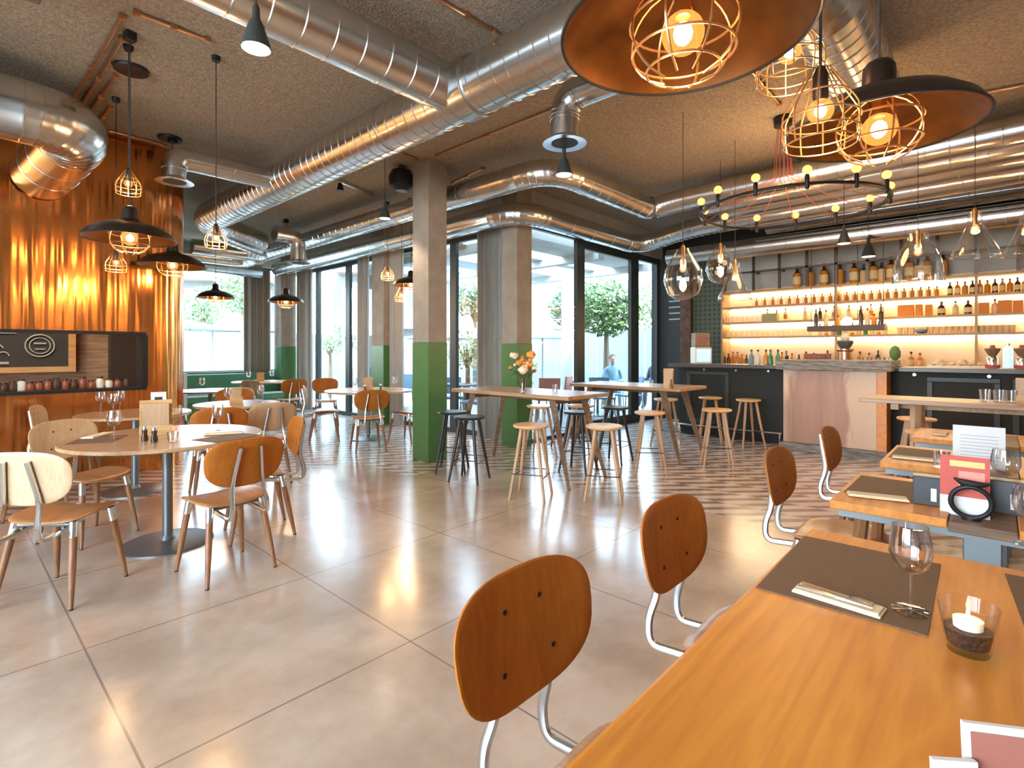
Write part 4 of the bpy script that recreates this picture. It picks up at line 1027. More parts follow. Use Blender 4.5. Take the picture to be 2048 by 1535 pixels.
# ------------------------------------------------------------------ bar
BFX = 8.38
CT = 1.175
br_ = thing('bar_counter', 'long dark panelled bar counter with a grey top', 'bar counter', (BFX, 0, 0))
m = MB(); m.box(0, .55, -3.6, .90, .12, CT - .055).box(0, .55, 2.24, 3.9, .12, CT - .055).box(.08, .5, -3.6, .9, 0, .12).box(.08, .5, 2.24, 3.9, 0, .12).box(.10, .55, .9, 2.24, 0, CT - .055); m.build('body', M['barpaint'], br_, smooth=False)
m = MB(); m.box(-.16, .62, -3.6, .90, CT - .055, CT).box(-.16, .62, 2.28, 4.02, CT - .055, CT).box(.45, .62, .9, 2.28, CT - .055, CT); m.build('countertop', M['darktop'], br_, smooth=False, bevel=.006)
y = 3.75
while y > -3.4:
    if not (.9 < y < 2.3 or .9 < y - .75 < 2.3):
        m = MB(); m.box(-.022, 0, y - .68, y, 1.0, 1.06).box(-.022, 0, y - .68, y, .22, .28).box(-.022, 0, y - .06, y, .28, 1.0).box(-.022, 0, y - .68, y - .62, .28, 1.0); m.build('panel_moulding', M['blackframe'], br_, smooth=False, bevel=.006)
    y -= .78
for y in (3.45, 2.95, 2.48, .75, .05, -.6):
    m = MB(); m.sweep([(-.01, y, 1.085), (-.05, y, 1.085)], [.012, .018], 12); m.build('coat_hook', M['chrome'], br_)
fr = thing('foot_rail', 'thin steel foot rail running along the bar front', 'rail', (BFX - .2, 0, 0))
m = MB(); m.sweep([(0, 3.9, .2), (0, 2.25, .2)], .014, 10); m.build('rail_tube', M['chrome'], fr)
for y in (3.8, 3.05, 2.28): m = MB(); m.sweep([(0, y, 0), (0, y, .2)], .012, 8).sweep([(0, y, .19), (.19, y, .19)], .01, 8); m.build('bracket', M['chrome'], fr)
wb = thing('wooden_bar_block', 'pale live edge wooden block with thick grey stone top in the bar front', 'bar block', (8.05, 1.62, 0))
wy0, wy1 = -.52, .58
m = MB(); m.box(0, .33, wy0, wy1, .11, CT - .05); m.build('wood_front', M['slab'], wb, smooth=False, bevel=.01)
m = MB(); m.box(-.012, .0, wy0 - .1, wy0 + .0, .11, CT - .05).box(0, .34, wy0 - .1, wy0, .11, CT - .05); m.build('side_board', M['oak'], wb, smooth=False)
def rough_slab(x0, x1, y0, y1, z0, z1):
    m = MB(); m.box(x0, x1, y0, y1, z0, z1)
    bmesh.ops.subdivide_edges(m.b, edges=m.b.edges[:], cuts=7, use_grid_fill=True)
    for v in m.b.verts: v.co += Vector((random.uniform(-1, 1) * .008, random.uniform(-1, 1) * .006, random.uniform(-1, 1) * .004))
    return m
rough_slab(-.10, .74, wy0 - .16, wy1 + .07, CT - .05, CT + .085).build('stone_top', M['slate'], wb, smooth=False)
rough_slab(-.06, .33, wy0 - .12, wy1 + .03, 0, .11).build('stone_plinth', M['slate'], wb, smooth=False)
# display counter at far left of bar, green patch board
m = MB(); m.box(0, .35, -.28, .28, 0, .26); 
db = thing('display_case', 'small lit blue display case on the left end of the bar', 'display case', tuple(P(1402, 700, X=8.68)), face(.737, .676))
db.location.z = CT
m.b.free()
m = MB(); m.box(-.14, .14, -.12, .12, .0, .27); m.build('case', M['cream'], db, smooth=False, bevel=.01)
m = MB(); m.box(-.115, .115, -.128, -.121, .03, .24); m.build('lit_front', M['screen'], db, smooth=False)
bx2 = thing('carton_box', 'brown carton standing on top of the lit display case', 'box', (db.location.x, db.location.y, CT + .27), db.rotation_euler.z)
m = MB(); m.box(-.13, .11, -.1, .1, 0, .24); m.build('carton', M['plank'], bx2, smooth=False)
m = MB(); m.box(-.08, .06, -.105, -.1, .05, .19); m.build('printed_label', M['barkitem'], bx2, smooth=False)
p = P(1385, 712, X=BX - .03)
m = MB(); m.box(BX - .06, BX - .005, p.y - .25, p.y + .25, 1.1, 1.5); tag(m.build('green_board', M['green'], smooth=False), 'green painted board on the dark wall beside the bar', 'board')
m = MB(); q = P(1372, 650, X=BX - .1); m.box(BX - .16, BX - .002, q.y - .12, q.y + .1, 1.0, 3.2); tag(m.build('brick_pier', plain('brown_brick', (.10, .045, .025), .85, bump=.4, bscale=30, var=.4, vscale=12), smooth=False), 'narrow brown brick pier on the dark wall', 'brick pier')
pm, pt, pb = newmat('dark_pattern_tiles')
ch_ = pt.nodes.new('ShaderNodeTexVoronoi'); ch_.inputs['Scale'].default_value = 11; ch_.inputs['Randomness'].default_value = 0; tcx = pt.nodes.new('ShaderNodeTexCoord'); pt.links.new(tcx.outputs['Object'], ch_.inputs['Vector'])
rr_ = pt.nodes.new('ShaderNodeValToRGB'); rr_.color_ramp.elements[0].color = (.012, .012, .01, 1); rr_.color_ramp.elements[1].color = (.075, .085, .05, 1); rr_.color_ramp.elements[0].position = .35; rr_.color_ramp.elements[1].position = .5
pt.links.new(ch_.outputs['Distance'], rr_.inputs[0]); pt.links.new(rr_.outputs[0], pb.inputs['Base Color'])
q0, q1 = P(1386, 600, X=BX - .05), P(1441, 600, X=BX - .05)
m = MB(); m.box(BX - .05, BX - .002, q1.y - .25, q0.y, .9, 3.3); tag(m.build('patterned_tile_panel', pm, smooth=False), 'dark patterned tile panel left of the bottle shelves', 'tile panel')
for k in range(5):
    q = P(1349, 590 + k * 12, X=BX - .01)
    m = MB(); m.box(BX - .012, BX - .004, q.y - .22 + .03 * (k % 2), q.y + .12, q.z - .012, q.z + .012); tag(m.build('chalk_writing', M['chalk'], smooth=False), 'faint chalk lines written on the dark wall by the terrace door', 'chalk writing', 'chalk lines on the dark wall')

# back shelves
SX = 9.62
bs = thing('bottle_shelving', 'tall backlit bottle shelving behind the bar', 'shelving', (SX, 0, 0))
m = MB(); m.box(.34, .40, -3.8, 3.72, .9, 2.50); m.build('back_panel', M['barback'], bs, smooth=False)
SH = [2.44, 2.17, 1.895, 1.635]
ups = [3.66] + [3.115 - .418 * k for k in range(0, 10)]
m = MB(); m.box(0, .34, -3.8, 3.67, CT - .29, CT - .04); m.build('back_counter', M['smoked'], bs, smooth=False)
for i, z in enumerate(SH):
    m = MB(); m.box(0, .34, -3.8, 3.67, z - .028, z); s_ = m.build('shelf', M['shelf'], bs, smooth=False)
    m = MB(); m.box(.30, .325, -3.7, 3.6, z - .040, z - .029); m.build('led_strip', M['strip'], s_, smooth=False)
for y in ups:
    m = MB(); m.box(.02, .05, y - .02, y + .02, 2.44, 3.16).box(.02, .33, y - .012, y + .012, 2.76, 2.79); m.build('upright', M['bronze'], bs, smooth=False)
for y in (3.66, 1.86, .19, -.65):
    m = MB(); m.box(.01, .33, y - .015, y + .015, CT - .04, 2.41); m.build('divider', M['shelf'], bs, smooth=False)
m = MB(); m.box(.02, .045, -3.8, 3.66, 2.755, 2.785); m.build('top_rail', M['bronze'], bs, smooth=False)

# grey upper wall behind uprights
m = MB(); m.box(SX + .42, SX + .46, -3.8, 3.72, 2.5, 3.4); struct(m.build('trim_3', M['wallgrey'], smooth=False))

def make_bottle(h, r, body, lab='label', name='bottle', neck=.33):
    t_ = thing(name, 'x', 'bottle')
    m = MB(); m.lathe([(.001, 0), (r, 0), (r, h * .60), (r * .82, h * .67), (r * .34, h * .76), (r * .30, h * .9), (.001, h * .9)], 16); m.build('body', M[body], t_)
    m = MB(); m.lathe([(r * .36, h * .86), (r * .36, h), (.001, h)], 12); m.build('cap', M['foil'], t_)
    if lab: m = MB(); m.lathe([(r * 1.03, h * .16), (r * 1.03, h * .5)], 16, cap=False); m.build('label', M[lab], t_)
    return t_
def spread_row(proto_fn, pxs, z, lab, grp, jit=0, X=SX + .14, labs=None):
    protos = proto_fn if isinstance(proto_fn, list) else [proto_fn]
    usedp = set()
    for k, px in enumerate(pxs):
        pr = protos[k % len(protos)]
        p = P(px, 600, X=X); loc = (X, p.y, z)
        l_ = (labs[k % len(protos)] if labs else lab)
        if id(pr) not in usedp:
            pr.location = loc; pr['label'] = l_; pr['group'] = grp; usedp.add(id(pr))
        else: dup(pr, loc, 0, l_, grp)
# top shelf: big bottles
top_px = [1594, 1621, 1648, 1680, 1708, 1727, 1746, 1763, 1782, 1800, 1818, 1836, 1854, 1886]
words_ = ['first', 'second', 'third', 'fourth', 'fifth', 'sixth', 'seventh', 'eighth', 'ninth', 'tenth', 'eleventh', 'twelfth', 'thirteenth', 'last']
for k, px in enumerate(top_px):
    kind = ['amber', 'amber', 'amber', 'amber', 'amber', 'clearb', 'amber', 'clearb', 'amber', 'clearb', 'amber', 'clearb', 'amber', 'amber'][k]
    b_ = make_bottle(.37 if kind == 'amber' else .30, .062 if k % 2 == 0 else .05, kind, 'label' if k % 2 == 0 else None)
    m = MB(); hb_, rb_ = (.37 if kind == 'amber' else .30), (.062 if k % 2 == 0 else .05); m.lathe([(rb_ * .84, hb_ * .665), (rb_ * .38, hb_ * .765), (rb_ * .34, hb_ * .9)], 16, cap=False); m.build('neck_foil', M['foil'], b_)
    p = P(px, 560, X=SX + .15); b_.location = (SX + .15, p.y, SH[0])
    tag(b_, '%s large %s bottle on the top shelf behind the bar, counted from the dark wall' % (words_[k], 'amber' if kind == 'amber' else 'pale'), 'bottle', 'large bottles on the top shelf')
# second shelf: rows of small glasses, then small bottles
def make_tum(h, r, mm, name='drinking_glass'):
    m = MB(); m.lathe([(.001, .003), (r * .8, .003), (r, h), (r * .9, h), (.001, .008)], 12)
    return tag(m.build(name, M[mm]), 'x', 'glass')
g0 = make_tum(.13, .036, 'glass'); g1_ = make_bottle(.15, .026, 'amber', None, 'miniature_bottle')
spread_row([g0, g1_], [1505 + i * 8.2 for i in range(46)], SH[1], '', 'glasses on the second bar shelf', labs=['clear drinking glass in the long row on the second bar shelf', 'miniature amber bottle between the glasses in the long row on the second bar shelf'])
bsm = [make_bottle(.20, .032, 'darkb'), make_bottle(.20, .032, 'amber'), make_bottle(.19, .034, 'amber', None)]
spread_row(bsm, [1900 + i * 15 for i in range(11)], SH[1], '', 'small bottles at the right of the second bar shelf', labs=['small dark bottle on the second bar shelf', 'small labelled amber bottle on the second bar shelf', 'small plain amber bottle on the second bar shelf'])
# third shelf
b3 = [make_bottle(.22, .03, 'clearb'), make_bottle(.20, .028, 'darkb', None), make_bottle(.22, .03, 'cream', 'orangebox')]
spread_row(b3, [1535, 1553, 1571, 1610, 1640, 1668, 1698, 1722, 1742, 1762], SH[2], '', 'bottles on the third bar shelf', labs=['pale bottle on the third bar shelf', 'thin dark bottle on the third bar shelf', 'cream bottle with orange label on the third bar shelf'])
for k, (px, wd, hh) in enumerate(((1812, .19, .17), (1838, .08, .17), (1858, .08, .16), (1968, .11, .15), (2010, .14, .17), (2036, .10, .16))):
    p = P(px, 600, X=SX + .12); m = MB(); m.box(-.06, .06, -wd / 2, wd / 2, 0, hh); tag(m.build('carton_box', M['orangebox'], smooth=False, loc=(SX + .12, p.y, SH[2])), '%s orange carton on the third bar shelf, counted from the dark wall' % words_[k], 'box', 'orange cartons on the third shelf')
bb = [make_bottle(.2, .045, 'darkb'), make_bottle(.2, .035, 'clearb')]
spread_row(bb, [1883, 1911, 1936, 1990], SH[2], '', 'dark round bottles on the third bar shelf', labs=['round dark bottle between the orange cartons', 'slim pale bottle between the orange cartons'])
# third shelf left stack
g2 = make_tum(.11, .038, 'glass'); g2['label'] = 'x'
spread_row([g2], [1450 + i * 10 for i in range(9)], SH[2], '', 'glasses on the left of the third bar shelf', labs=['clear glass at the left end of the third bar shelf'])
g3 = make_tum(.12, .038, 'glass'); spread_row([g3], [1452 + i * 10.5 for i in range(17)], SH[3], '', 'glasses on the lowest bar shelf', labs=['clear glass on the left half of the lowest bar shelf'])
b5 = [make_bottle(.19, .03, 'label'), make_bottle(.21, .028, 'amber'), make_bottle(.17, .034, 'clearb', None), make_bottle(.20, .03, 'greenb', None)]
spread_row(b5, [1640 + i * 13 for i in range(11)], SH[3], '', 'bottles on the middle of the lowest bar shelf', labs=['cream bottle with dark cap in the middle of the lowest bar shelf', 'amber labelled bottle in the middle of the lowest bar shelf', 'short pale bottle in the middle of the lowest bar shelf', 'green bottle in the middle of the lowest bar shelf'])
b6 = [make_bottle(.24, .04, 'amber'), make_bottle(.22, .034, 'orangebox', 'label'), make_bottle(.26, .036, 'darkb')]
spread_row(b6, [1612, 1628, 1655, 1720, 1738, 1756, 1822, 1840], CT - .04, '', 'bottles on the back counter behind the stone top', X=SX + .1, labs=['amber bottle on the back counter behind the stone top', 'orange bottle on the back counter behind the stone top', 'tall dark bottle on the back counter behind the stone top'])
g4 = make_tum(.10, .036, 'clearb'); spread_row([g4], [1800 + i * 12.5 for i in range(19)], SH[3], '', 'cups on the lowest bar shelf', labs=['small cream cup on the right half of the lowest bar shelf'])
p = P(1843, 655, X=SX + .1); m = MB(); m.lathe([(.02, 0), (.07, .03), (.08, .06), (.075, .06), (.015, .01)], 20); tag(m.build('bowl', M['bluegrey'], loc=(SX + .1, p.y, SH[3])), 'shallow blue grey bowl on the lowest bar shelf', 'bowl')
m = MB(); q0, q1 = P(1560, 625, X=SX + .1), P(1490, 625, X=SX + .1); m.box(SX + .02, SX + .2, (q0.y + q1.y) / 2 - .25, (q0.y + q1.y) / 2 - .02, SH[2], SH[2] + .13); tag(m.build('storage_box', plain('olive_card', (.40, .36, .16), .7), smooth=False), 'olive coloured box on the third bar shelf', 'box')
# hanging service shelf over the bar
ql, qr = P(1618, 660, X=9.0), P(1772, 658, X=9.0)
hs = thing('hanging_shelf', 'dark wooden shelf hanging over the bar with tall bottles', 'shelf', (9.0, (ql.y + qr.y) / 2, 1.68))
ly = (ql.y - qr.y) / 2
m = MB(); m.box(-.12, .12, -ly, ly, 0, .075); m.build('board', M['umber'], hs, smooth=False)
for y in (-ly + .03, -ly * .3, ly * .3, ly - .03): m = MB(); m.sweep([(0, y, .07), (0, y, 1.24)], .004, 6); m.build('hanger_rod', M['black'], hs)
tb = [make_bottle(.27, .03, 'darkb', None), make_bottle(.25, .032, 'clearb'), make_bottle(.16, .034, 'orangebox', None)]
spread_row(tb, [1632, 1652, 1676, 1722, 1735, 1748, 1762], 1.75, '', 'tall bottles on the hanging shelf', X=9.0, labs=['tall dark bottle on the hanging shelf', 'tall pale bottle on the hanging shelf', 'short orange bottle on the hanging shelf'])
p = P(1694, 636, X=9.0); m = MB(); m.ball(.07, (0, 0, .07), 3, (1, 1, .95)); tag(m.build('globe_lamp', M['spotface'], loc=(9.0, p.y, 1.75)), 'small white glowing globe on the hanging shelf', 'lamp')
# bar top objects
def on_bar(px, X=8.75): return P(px, 700, X=X)
def item(name, lab, cat, px, prof, mm, X=8.75, grp=None, z=CT, seg=18, parts=()):
    p = on_bar(px, X); t_ = thing(name, lab, cat, (X, p.y, z), 0, grp)
    m = MB(); m.lathe(prof, seg); m.build('body', M[mm], t_)
    for nm, pf, pm_ in parts: m = MB(); m.lathe(pf, seg); m.build(nm, M[pm_], t_)
    return t_
item('coffee_grinder', 'tall steel and copper coffee grinder above the wooden block', 'coffee grinder', 1690, [(.10, 0), (.10, .05), (.09, .06), (.09, .2), (.11, .22), (.11, .24), (.001, .24)], 'conduit', 8.85, z=CT + .0, parts=(('hopper', [(.05, .24), (.07, .26), (.11, .34), (.10, .36), (.001, .36)], 'steel_dark'), ('lid', [(.05, .36), (.06, .40), (.03, .46), (.001, .47)], 'cream')))
syr = [(1516, 'cream', 'white pump bottle on the left of the bar'), (1503, 'bluegrey', 'pale blue bottle on the left of the bar'), (1541, 'greenb', 'green bottle on the bar'), (1532, 'amber', 'small amber bottle on the bar'), (1556, 'greenb', 'second green bottle beside the beer tap')]
for px, mm, lab in syr: item('bottle', lab, 'bottle', px, [(.035, 0), (.037, .12), (.015, .16), (.012, .2), (.001, .2)], mm, 8.7, 'syrup bottles on the bar', parts=(('cap', [(.016, .2), (.016, .23), (.001, .23)], 'foil'),))
rs = random.Random(3)
for k_, px in enumerate(list(range(1448, 1500, 9)) + [1564, 1584, 1598]):
    mm, nm = rs.choice([('amber', 'amber'), ('darkb', 'dark'), ('label', 'cream'), ('orangebox', 'orange')])
    hh = rs.uniform(.14, .26)
    item('bottle', '%s small bottle right of the display case on the back counter, %s coloured' % (words_[k_], nm), 'bottle', px, [(.03, 0), (.033, hh * .6), (.014, hh * .8), (.012, hh), (.001, hh)], mm, SX + .1, 'bottles on the back counter', z=CT - .04, parts=(('cap', [(.014, hh), (.014, hh + .02), (.001, hh + .02)], 'foil'),))
for k_, px in enumerate((1880, 1925, 1948)):
    item('canister', '%s cream canister on the back counter below the right shelves' % words_[k_], 'canister', px, [(.06, 0), (.06, .10), (.001, .10)], 'cream', SX + .12, 'canisters on the back counter', z=CT - .04, parts=(('lid', [(.05, .10), (.04, .13), (.001, .13)], 'label'),))
tp = thing('beer_tap', 'black beer tap standing on the bar left of the stone top', 'beer tap', (8.62, on_bar(1574, 8.62).y, CT))
m = MB(); m.lathe([(.03, 0), (.025, .02), (.022, .14), (.001, .14)], 14).sweep([(0, 0, .12), (-.06, .0, .13), (-.09, 0, .10)], .01, 8); m.build('column', M['black'], tp)
m = MB(); m.sweep([(-.04, 0, .135), (-.03, 0, .21)], [.008, .014], 8); m.build('handle', M['smoked'], tp)
cup = thing('cup', 'x', 'cup')
m = MB(); m.lathe([(.001, 0), (.024, 0), (.036, .055), (.032, .055), (.02, .006), (.001, .006)], 16); m.build('body', M['barkitem'], cup)
m = MB(); m.torus(.017, .004, (.04, 0, .03), 14, 6, rot=Matrix.Rotation(PI / 2, 3, 'X')); m.build('handle', M['barkitem'], cup)
k = 0
for i in range(6):
    for j in range(3):
        p = on_bar(1612 + i * 9, 8.95); loc = (8.95, p.y, CT + j * .056)
        lab = 'reddish cup in the stacked cups left of the coffee grinder'
        if k == 0: cup.location = loc; cup['label'] = lab; cup['group'] = 'stacked cups on the bar'
        else: dup(cup, loc, 0, lab, 'stacked cups on the bar')
        k += 1
gb_ = make_tum(.12, .034, 'glass'); gb_['label'] = 'x'; 
spread_row([gb_], [1722 + i * 8.5 for i in range(7)], CT, '', 'clean glasses on the bar right of the grinder', X=8.9, labs=['clean glass in the row right of the coffee grinder'])
item('potted_herb', 'small green herb in a glass on the bar', 'plant', 1790, [(.03, 0), (.035, .08), (.001, .08)], 'greenb', 8.8, parts=(('foliage', [(.02, .08), (.06, .13), (.065, .2), (.04, .26), (.001, .28)], 'leaf'),))
for px, lab in ((1985, 'red and chrome coffee mill on the bar near the right edge'), (2044, 'red and chrome coffee mill cut by the right edge')):
    item('coffee_mill', lab, 'coffee mill', px, [(.07, 0), (.075, .04), (.001, .04)], 'red', 8.7, parts=(('body_chrome', [(.055, .04), (.055, .12), (.04, .14), (.001, .14)], 'chrome'), ('hopper', [(.03, .14), (.075, .22), (.075, .24), (.001, .24)], 'smoked'), ('lid', [(.03, .24), (.02, .28), (.001, .28)], 'red')))
item('water_dispenser', 'pale blue glass dispenser between the two red coffee mills', 'dispenser', 2016, [(.05, 0), (.05, .05), (.045, .24), (.02, .27), (.001, .27)], 'screen', 8.8, parts=(('cap', [(.02, .27), (.02, .3), (.001, .3)], 'chrome'),))
tr_ = thing('pastry_tray', 'flat pale pastry tray on the bar below the right shelves', 'tray', (8.8, on_bar(1915, 8.8).y, CT))
m = MB(); m.box(-.12, .12, -.3, .3, 0, .02); m.build('tray_base', M['cream'], tr_, smooth=False)
for i in range(6): m = MB(); m.ball(.035, (0, -.22 + .09 * i, .04), 2, (1.2, 1, .6), .1); m.build('pastry', M['stool'], tr_)

# ------------------------------------------------------------------ terrace and outdoors
m = MB(); m.box(-10, 60, -20, 60, -.5, -.13); struct(m.build('ground', M['terrace'], smooth=False))
m = MB(); m.box(WX + .12, 18, WY + .12, 18, -.12, -.02).box(-6, WX + .12, BY + .3, 18, -.12, -.02); struct(m.build('floor_terrace', M['terrace'], smooth=False))
def fence(x0, x1, y0, y1, lab, h=2.25):
    t_ = thing('garden_fence', lab, 'fence', (x0, y0, -.02), 0, 'white panel fences round the terrace')
    L_ = Vector((x1 - x0, y1 - y0, 0)); n = int(L_.length / 1.8)
    for i in range(n):
        a = L_ * (i / n); b_ = L_ * ((i + 1) / n) ; e = L_.normalized() * .03; nn = Vector((-L_.y, L_.x, 0)).normalized() * .03
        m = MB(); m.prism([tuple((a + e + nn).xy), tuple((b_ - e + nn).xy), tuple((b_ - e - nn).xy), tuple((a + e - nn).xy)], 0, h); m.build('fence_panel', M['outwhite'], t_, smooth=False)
fence(0, 17, 17.6, 17.6, 'white panel fence behind the large back window', 2.0)
fence(17, 17, 17.4, 3, 'white panel fence at the far side of the terrace')
# pergola
pg = thing('pergola', 'white pergola roof with wide beams over the terrace', 'pergola', (0, 0, 0))
for k in range(4):
    y = 5.6 + k * 1.25
    m = MB(); m.box(6.2, 10.7, y, y + (.75 if k % 2 == 0 else .3), 3.25, 3.45); m.build('beam', M['whitep'], pg, smooth=False)
for x in (6.3, 8.4, 10.3):
    m = MB(); m.box(x, x + .2, 5.5, 10.0, 3.12, 3.26); m.build('crossbeam', M['whitep'], pg, smooth=False)
for x, y in ((10.25, 7.45), (6.3, 9.7)):
    m = MB(); m.box(x, x + .32, y, y + .32, -.02, 3.14); m.build('post', M['whitep'], pg, smooth=False)
# buildings
def building(cx, cy_, wd, dp, fl, rz, lab, mm='outwhite'):
    t_ = thing('apartment_building', lab, 'building', (cx, cy_, -.13), rz, 'apartment buildings behind the terrace')
    H_ = fl * 2.9
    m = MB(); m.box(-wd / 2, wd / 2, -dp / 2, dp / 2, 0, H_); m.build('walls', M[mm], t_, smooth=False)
    for f in range(fl):
        z = f * 2.9
        m = MB(); m.box(-wd / 2 + .3, wd / 2 - .3, -dp / 2 - 1.1, -dp / 2, z + 2.7, z + 2.9).box(-wd / 2 + .3, wd / 2 - .3, -dp / 2 - 1.1, -dp / 2 - 1.04, z + 2.9, z + 3.8 if f < fl - 1 else z + 2.95); m.build('balcony', M['concrete'] if f % 2 else M['outwhite'], t_, smooth=False)
        k = 0; x = -wd / 2 + .8
        while x < wd / 2 - 1.2:
            m = MB(); m.box(x, x + 1.1, -dp / 2 - .03, -dp / 2 - .001, z + .5, z + 2.3); m.build('window', M['greyroof'], t_, smooth=False); x += 2.1
    m = MB(); m.box(-wd / 2 - .3, wd / 2 + .3, -dp / 2 - .4, dp / 2 + .3, H_, H_ + .2); m.build('roof', M['greyroof'], t_, smooth=False)
p = P(520, 600, d=34); building(p.x - 1, p.y + 1.5, 7, 6, 2, face(.5, .87) , 'pale apartment block seen through the back window')
p = P(690, 600, d=30); building(p.x + 3.5, p.y - .5, 7, 7, 3, face(.6, .8), 'pale balcony block seen through the left terrace windows')
p = P(1090, 620, d=32); building(p.x, p.y, 4.2, 5, 2, face(.737, .676), 'blue grey building behind the pergola', 'greyroof')
p = P(350, 600, d=42); building(p.x - 3, p.y+2, 5, 5, 3, face(.6, .8), 'cream building beside the copper wall edge', 'outcream')
def tree(px, py, d, r, lab, mm='leaf', nleaf=900, trunk=True, sq=(1, 1, .9), group='trees and shrubs outside'):
    p = P(px, py, d=d)
    t_ = thing('tree', lab, 'tree', (p.x, p.y, -.1), 0, group); z = p.z + .1
    m = MB()
    for i in range(nleaf):
        v = Vector((random.gauss(0, 1), random.gauss(0, 1), random.gauss(0, 1))).normalized() * r * (random.random() ** .35)
        v = Vector((v.x * sq[0], v.y * sq[1], v.z * sq[2])) + Vector((0, 0, z))
        a = Vector((random.uniform(-1, 1), random.uniform(-1, 1), random.uniform(-1, 1))).normalized(); s1 = a * r * .085; s2 = a.orthogonal().normalized() * r * .05
        m.quad([v - s1, v + s2, v + s1, v - s2])
    m.build('crown', M[mm], t_, smooth=False)
    m = MB(); m.sweep([(0, 0, 0), (.03 * r, 0, z * .5), (0, 0, z)], [.09 * r + .03, .07 * r + .02, .03], 8)
    for k in range(5):
        a = k * 1.3; m.sweep([(0, 0, z * .75), (math.cos(a) * r * .4, math.sin(a) * r * .4, z + r * .2)], [.03, .01], 5)
    m.build('trunk', M['bark'], t_)
tree(1212, 612, 13.8, .85, 'round green topiary tree behind the terrace door', 'leaf', 3200, sq=(1.15, 1.15, .95))
tree(1152, 612, 15.5, .8, 'round dark topiary tree left of the door frame', 'leafdark', 2200)
tree(950, 598, 14.5, .62, 'round green topiary tree between pillar and curtain', 'leafdark', 1800)
tree(1312, 610, 20, 1.2, 'light green tree behind the fence at the dark wall', 'leaf', 1000)
tree(484, 580, 27, 1.35, 'green tree above the white fence left of the corner curtain', 'leaf', 1000)
tree(408, 612, 22, .95, 'green bush below the small dark pendant lamp', 'leaf', 900)
tree(700, 672, 14, .5, 'low green shrub outside the left terrace window', 'leaf', 600, sq=(1.5, 1.5, .7))
tree(935, 700, 10.6, .45, 'low light green shrub outside between pillar and curtain', 'leaf', 600, sq=(1.4, 1.4, .9))
tree(660, 685, 15.8, .5, 'low green shrub at the left of the terrace window', 'leaf', 500, sq=(1.4, 1.4, .7))
# parasols
def parasol(px, py, d, lab):
    p = P(px, py, d=d); t_ = thing('parasol', lab, 'parasol', (p.x, p.y, -.1), 0, 'blue grey parasols outside'); z = p.z + .1
    m = MB(); m.lathe([(1.3, z - .35), (.7, z - .15), (.05, z), (.001, z + .02)], 8, cap=False); m.build('canopy', M['bluegrey'], t_, smooth=False)
    m = MB(); m.sweep([(0, 0, 0), (0, 0, z)], .025, 8); m.build('pole', M['outwhite'], t_)
parasol(1085, 655, 17, 'closed down blue parasol outside right of the corner pillar'); parasol(380, 640, 20, 'blue parasol outside next to the copper wall'); parasol(915, 648, 12.4, 'blue parasol outside beside the free standing pillar')
# terrace furniture
def make_out():
    t_ = thing('terrace_chair', 'x', 'chair')
    m = MB(); m.box(-.23, .23, -.22, .22, .42, .46); m.build('seat', M['barkitem'], t_, smooth=False, bevel=.01)
    m = MB(); m.box(-.22, .22, -.25, -.21, .5, .85, tilt=Matrix.Rotation(.12, 3, 'X')); m.build('backrest', M['barkitem'], t_, smooth=False, bevel=.01)
    for sx in (-1, 1):
        for sy in (-1, 1): m = MB(); m.sweep([(sx * .2, sy * .2, .43), (sx * .23, sy * .23, 0)], .012, 6); m.build('leg', M['steel_dark'], t_)
        m = MB(); m.sweep([(sx * .2, -.2, .44), (sx * .2, -.25, .8)], .012, 6); m.build('back_post', M['steel_dark'], t_)
    return t_
oc = make_out(); grey = {'terracotta_seat': M['bluegrey']}
outs = [(7.6, 6.9, 1.2, 0, 'reddish terrace chair just outside the glazing, near row left'), (8.3, 6.6, 2.2, 0, 'reddish terrace chair just outside the glazing, near row right'), (8.6, 7.7, 2.9, 0, 'reddish terrace chair in the middle of the terrace'),
        (9.4, 7.2, .3, 0, 'reddish terrace chair beside the door post'), (9.3, 6.0, 2.4, 1, 'blue grey terrace chair behind the door glass'), (10.2, 5.9, 1.1, 1, 'blue grey terrace chair near the dark wall'),
        (6.9, 7.3, .5, 1, 'blue grey terrace chair outside beside the curtain'), (7.2, 8.3, 2.5, 1, 'blue grey terrace chair outside beside the pillar'), (7.4, 10.4, 1.7, 1, 'blue grey terrace chair outside the left terrace window'), (7.9, 11.7, .2, 1, 'blue grey terrace chair farthest along the left terrace window')]
for k, (x, y, rz, g, lab) in enumerate(outs):
    if k == 0: oc.location = (x, y, -.02); oc.rotation_euler.z = rz; oc['label'] = lab; oc['group'] = 'terrace chairs'
    else: dup(oc, (x, y, -.02), rz, lab, 'terrace chairs', mats=grey if g else None)
def out_table(x, y, lab):
    t_ = thing('terrace_table', lab, 'table', (x, y, -.02), 0, 'terrace tables')
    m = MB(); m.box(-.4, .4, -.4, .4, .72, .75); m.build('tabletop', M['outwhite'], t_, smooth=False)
    m = MB(); m.lathe([(.25, 0), (.24, .02), (.03, .04), (.03, .72)], 20); m.build('pedestal', M['steel_dark'], t_)
out_table(8.0, 7.5, 'white terrace table outside the glass door'); out_table(9.75, 6.4, 'white terrace table near the dark wall'); out_table(7.1, 7.8, 'white terrace table outside beside the pillar'); out_table(7.8, 11.0, 'white terrace table outside the left terrace window')
m = MB(); m.box(0, 2.2, 0, .5, -.02, .9)
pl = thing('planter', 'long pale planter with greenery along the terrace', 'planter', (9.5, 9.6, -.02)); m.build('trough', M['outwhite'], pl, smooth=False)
m = MB()
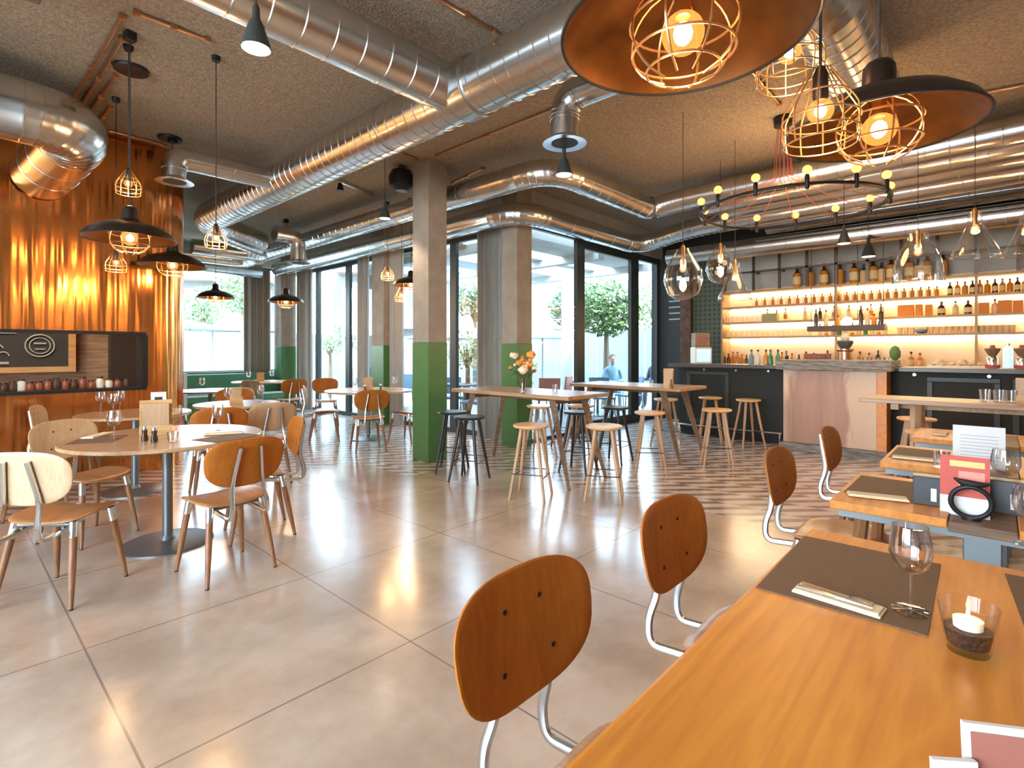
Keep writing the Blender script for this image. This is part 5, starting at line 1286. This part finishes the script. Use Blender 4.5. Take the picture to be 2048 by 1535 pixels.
for i in range(500):
    c = Vector((random.uniform(0, 2.2), random.uniform(0, .5), random.uniform(.85, 1.25))); a = Vector((random.uniform(-1, 1), random.uniform(-1, 1), random.uniform(-1, 1))).normalized(); m.quad([c - a * .07, c + a.orthogonal().normalized() * .035, c + a * .07, c - a.orthogonal().normalized() * .035])
m.build('foliage', M['leaf'], pl, smooth=False)

# seated guests on the terrace
def person(x, y, rz, lab, shirt):
    t_ = thing('person', lab, 'person', (x, y, -.02), rz, 'guests on the terrace')
    V = [(0, 0, .50), (0, 0, .66), (0, .01, .86), (0, .01, .99), (0, .02, 1.05), (0, .03, 1.12), (0, .04, 1.21), (0, .04, 1.28),
         (-.09, .02, .49), (-.10, .40, .50), (-.10, .42, .10), (-.10, .52, .04), (.09, .02, .49), (.10, .40, .50), (.10, .42, .10), (.10, .52, .04),
         (-.17, .01, .96), (-.22, .06, .72), (-.12, .28, .70), (.17, .01, .96), (.22, .06, .72), (.12, .28, .70)]
    E = [(0, 1), (1, 2), (2, 3), (3, 4), (4, 5), (5, 6), (6, 7), (0, 8), (8, 9), (9, 10), (10, 11), (0, 12), (12, 13), (13, 14), (14, 15), (3, 16), (16, 17), (17, 18), (3, 19), (19, 20), (20, 21)]
    Rr = [.14, .12, .14, .10, .05, .065, .10, .06, .09, .065, .045, .035, .09, .065, .045, .035, .06, .045, .03, .06, .045, .03]
    for hx, hb in ((-.12, 18), (.12, 21)):
        for f in range(5):
            off_ = (f - 2) * .017; n0 = len(V); L_ = .07 if f else .045
            V.append((hx + off_, .34, .70 + (.0 if f else .01))); V.append((hx + off_ * 1.2, .34 + L_, .685)); Rr += [.009, .007]; E += [(hb, n0), (n0, n0 + 1)]
    me = bpy.data.meshes.new('body'); me.from_pydata(V, E, []); o = bpy.data.objects.new('body', me); COL.objects.link(o); o.parent = t_
    sk = o.modifiers.new('skin', 'SKIN'); sk.use_smooth_shade = True
    for v, r_ in zip(me.skin_vertices[0].data, Rr): v.radius = (r_, r_)
    me.skin_vertices[0].data[0].use_root = True
    su = o.modifiers.new('sub', 'SUBSURF'); su.levels = 1; su.render_levels = 1; me.materials.append(shirt)
    m = MB(); m.ball(.095, (0, .045, 1.205), 3, (.82, .95, 1.2)).ball(.018, (0, .14, 1.19), 1, (.8, 1, 1.2)); m.ball(.02, (-.082, .04, 1.2), 1, (.5, 1, 1.3)); m.ball(.02, (.082, .04, 1.2), 1, (.5, 1, 1.3)); h = m.build('face', M['skin'], t_)
    m = MB(); m.ball(.012, (-.032, .128, 1.215), 1).ball(.012, (.032, .128, 1.215), 1); m.build('eyes', M['black'], h)
    m = MB(); m.ball(.105, (0, .02, 1.235), 3, (.88, .95, 1.0)); m.build('hair', M['bark'], t_)
    dup(oc, (x, y - 0, -.02), rz, 'chair under the ' + lab, 'terrace chairs', mats=grey)
p = P(1225, 740, d=12.5); person(p.x, p.y, 2.3, 'seated guest seen through the glass door', M['bluegrey'])
p = P(1311, 740, d=13.0); person(p.x, p.y, 1.2, 'seated guest seen beside the dark wall', M['cloth'])
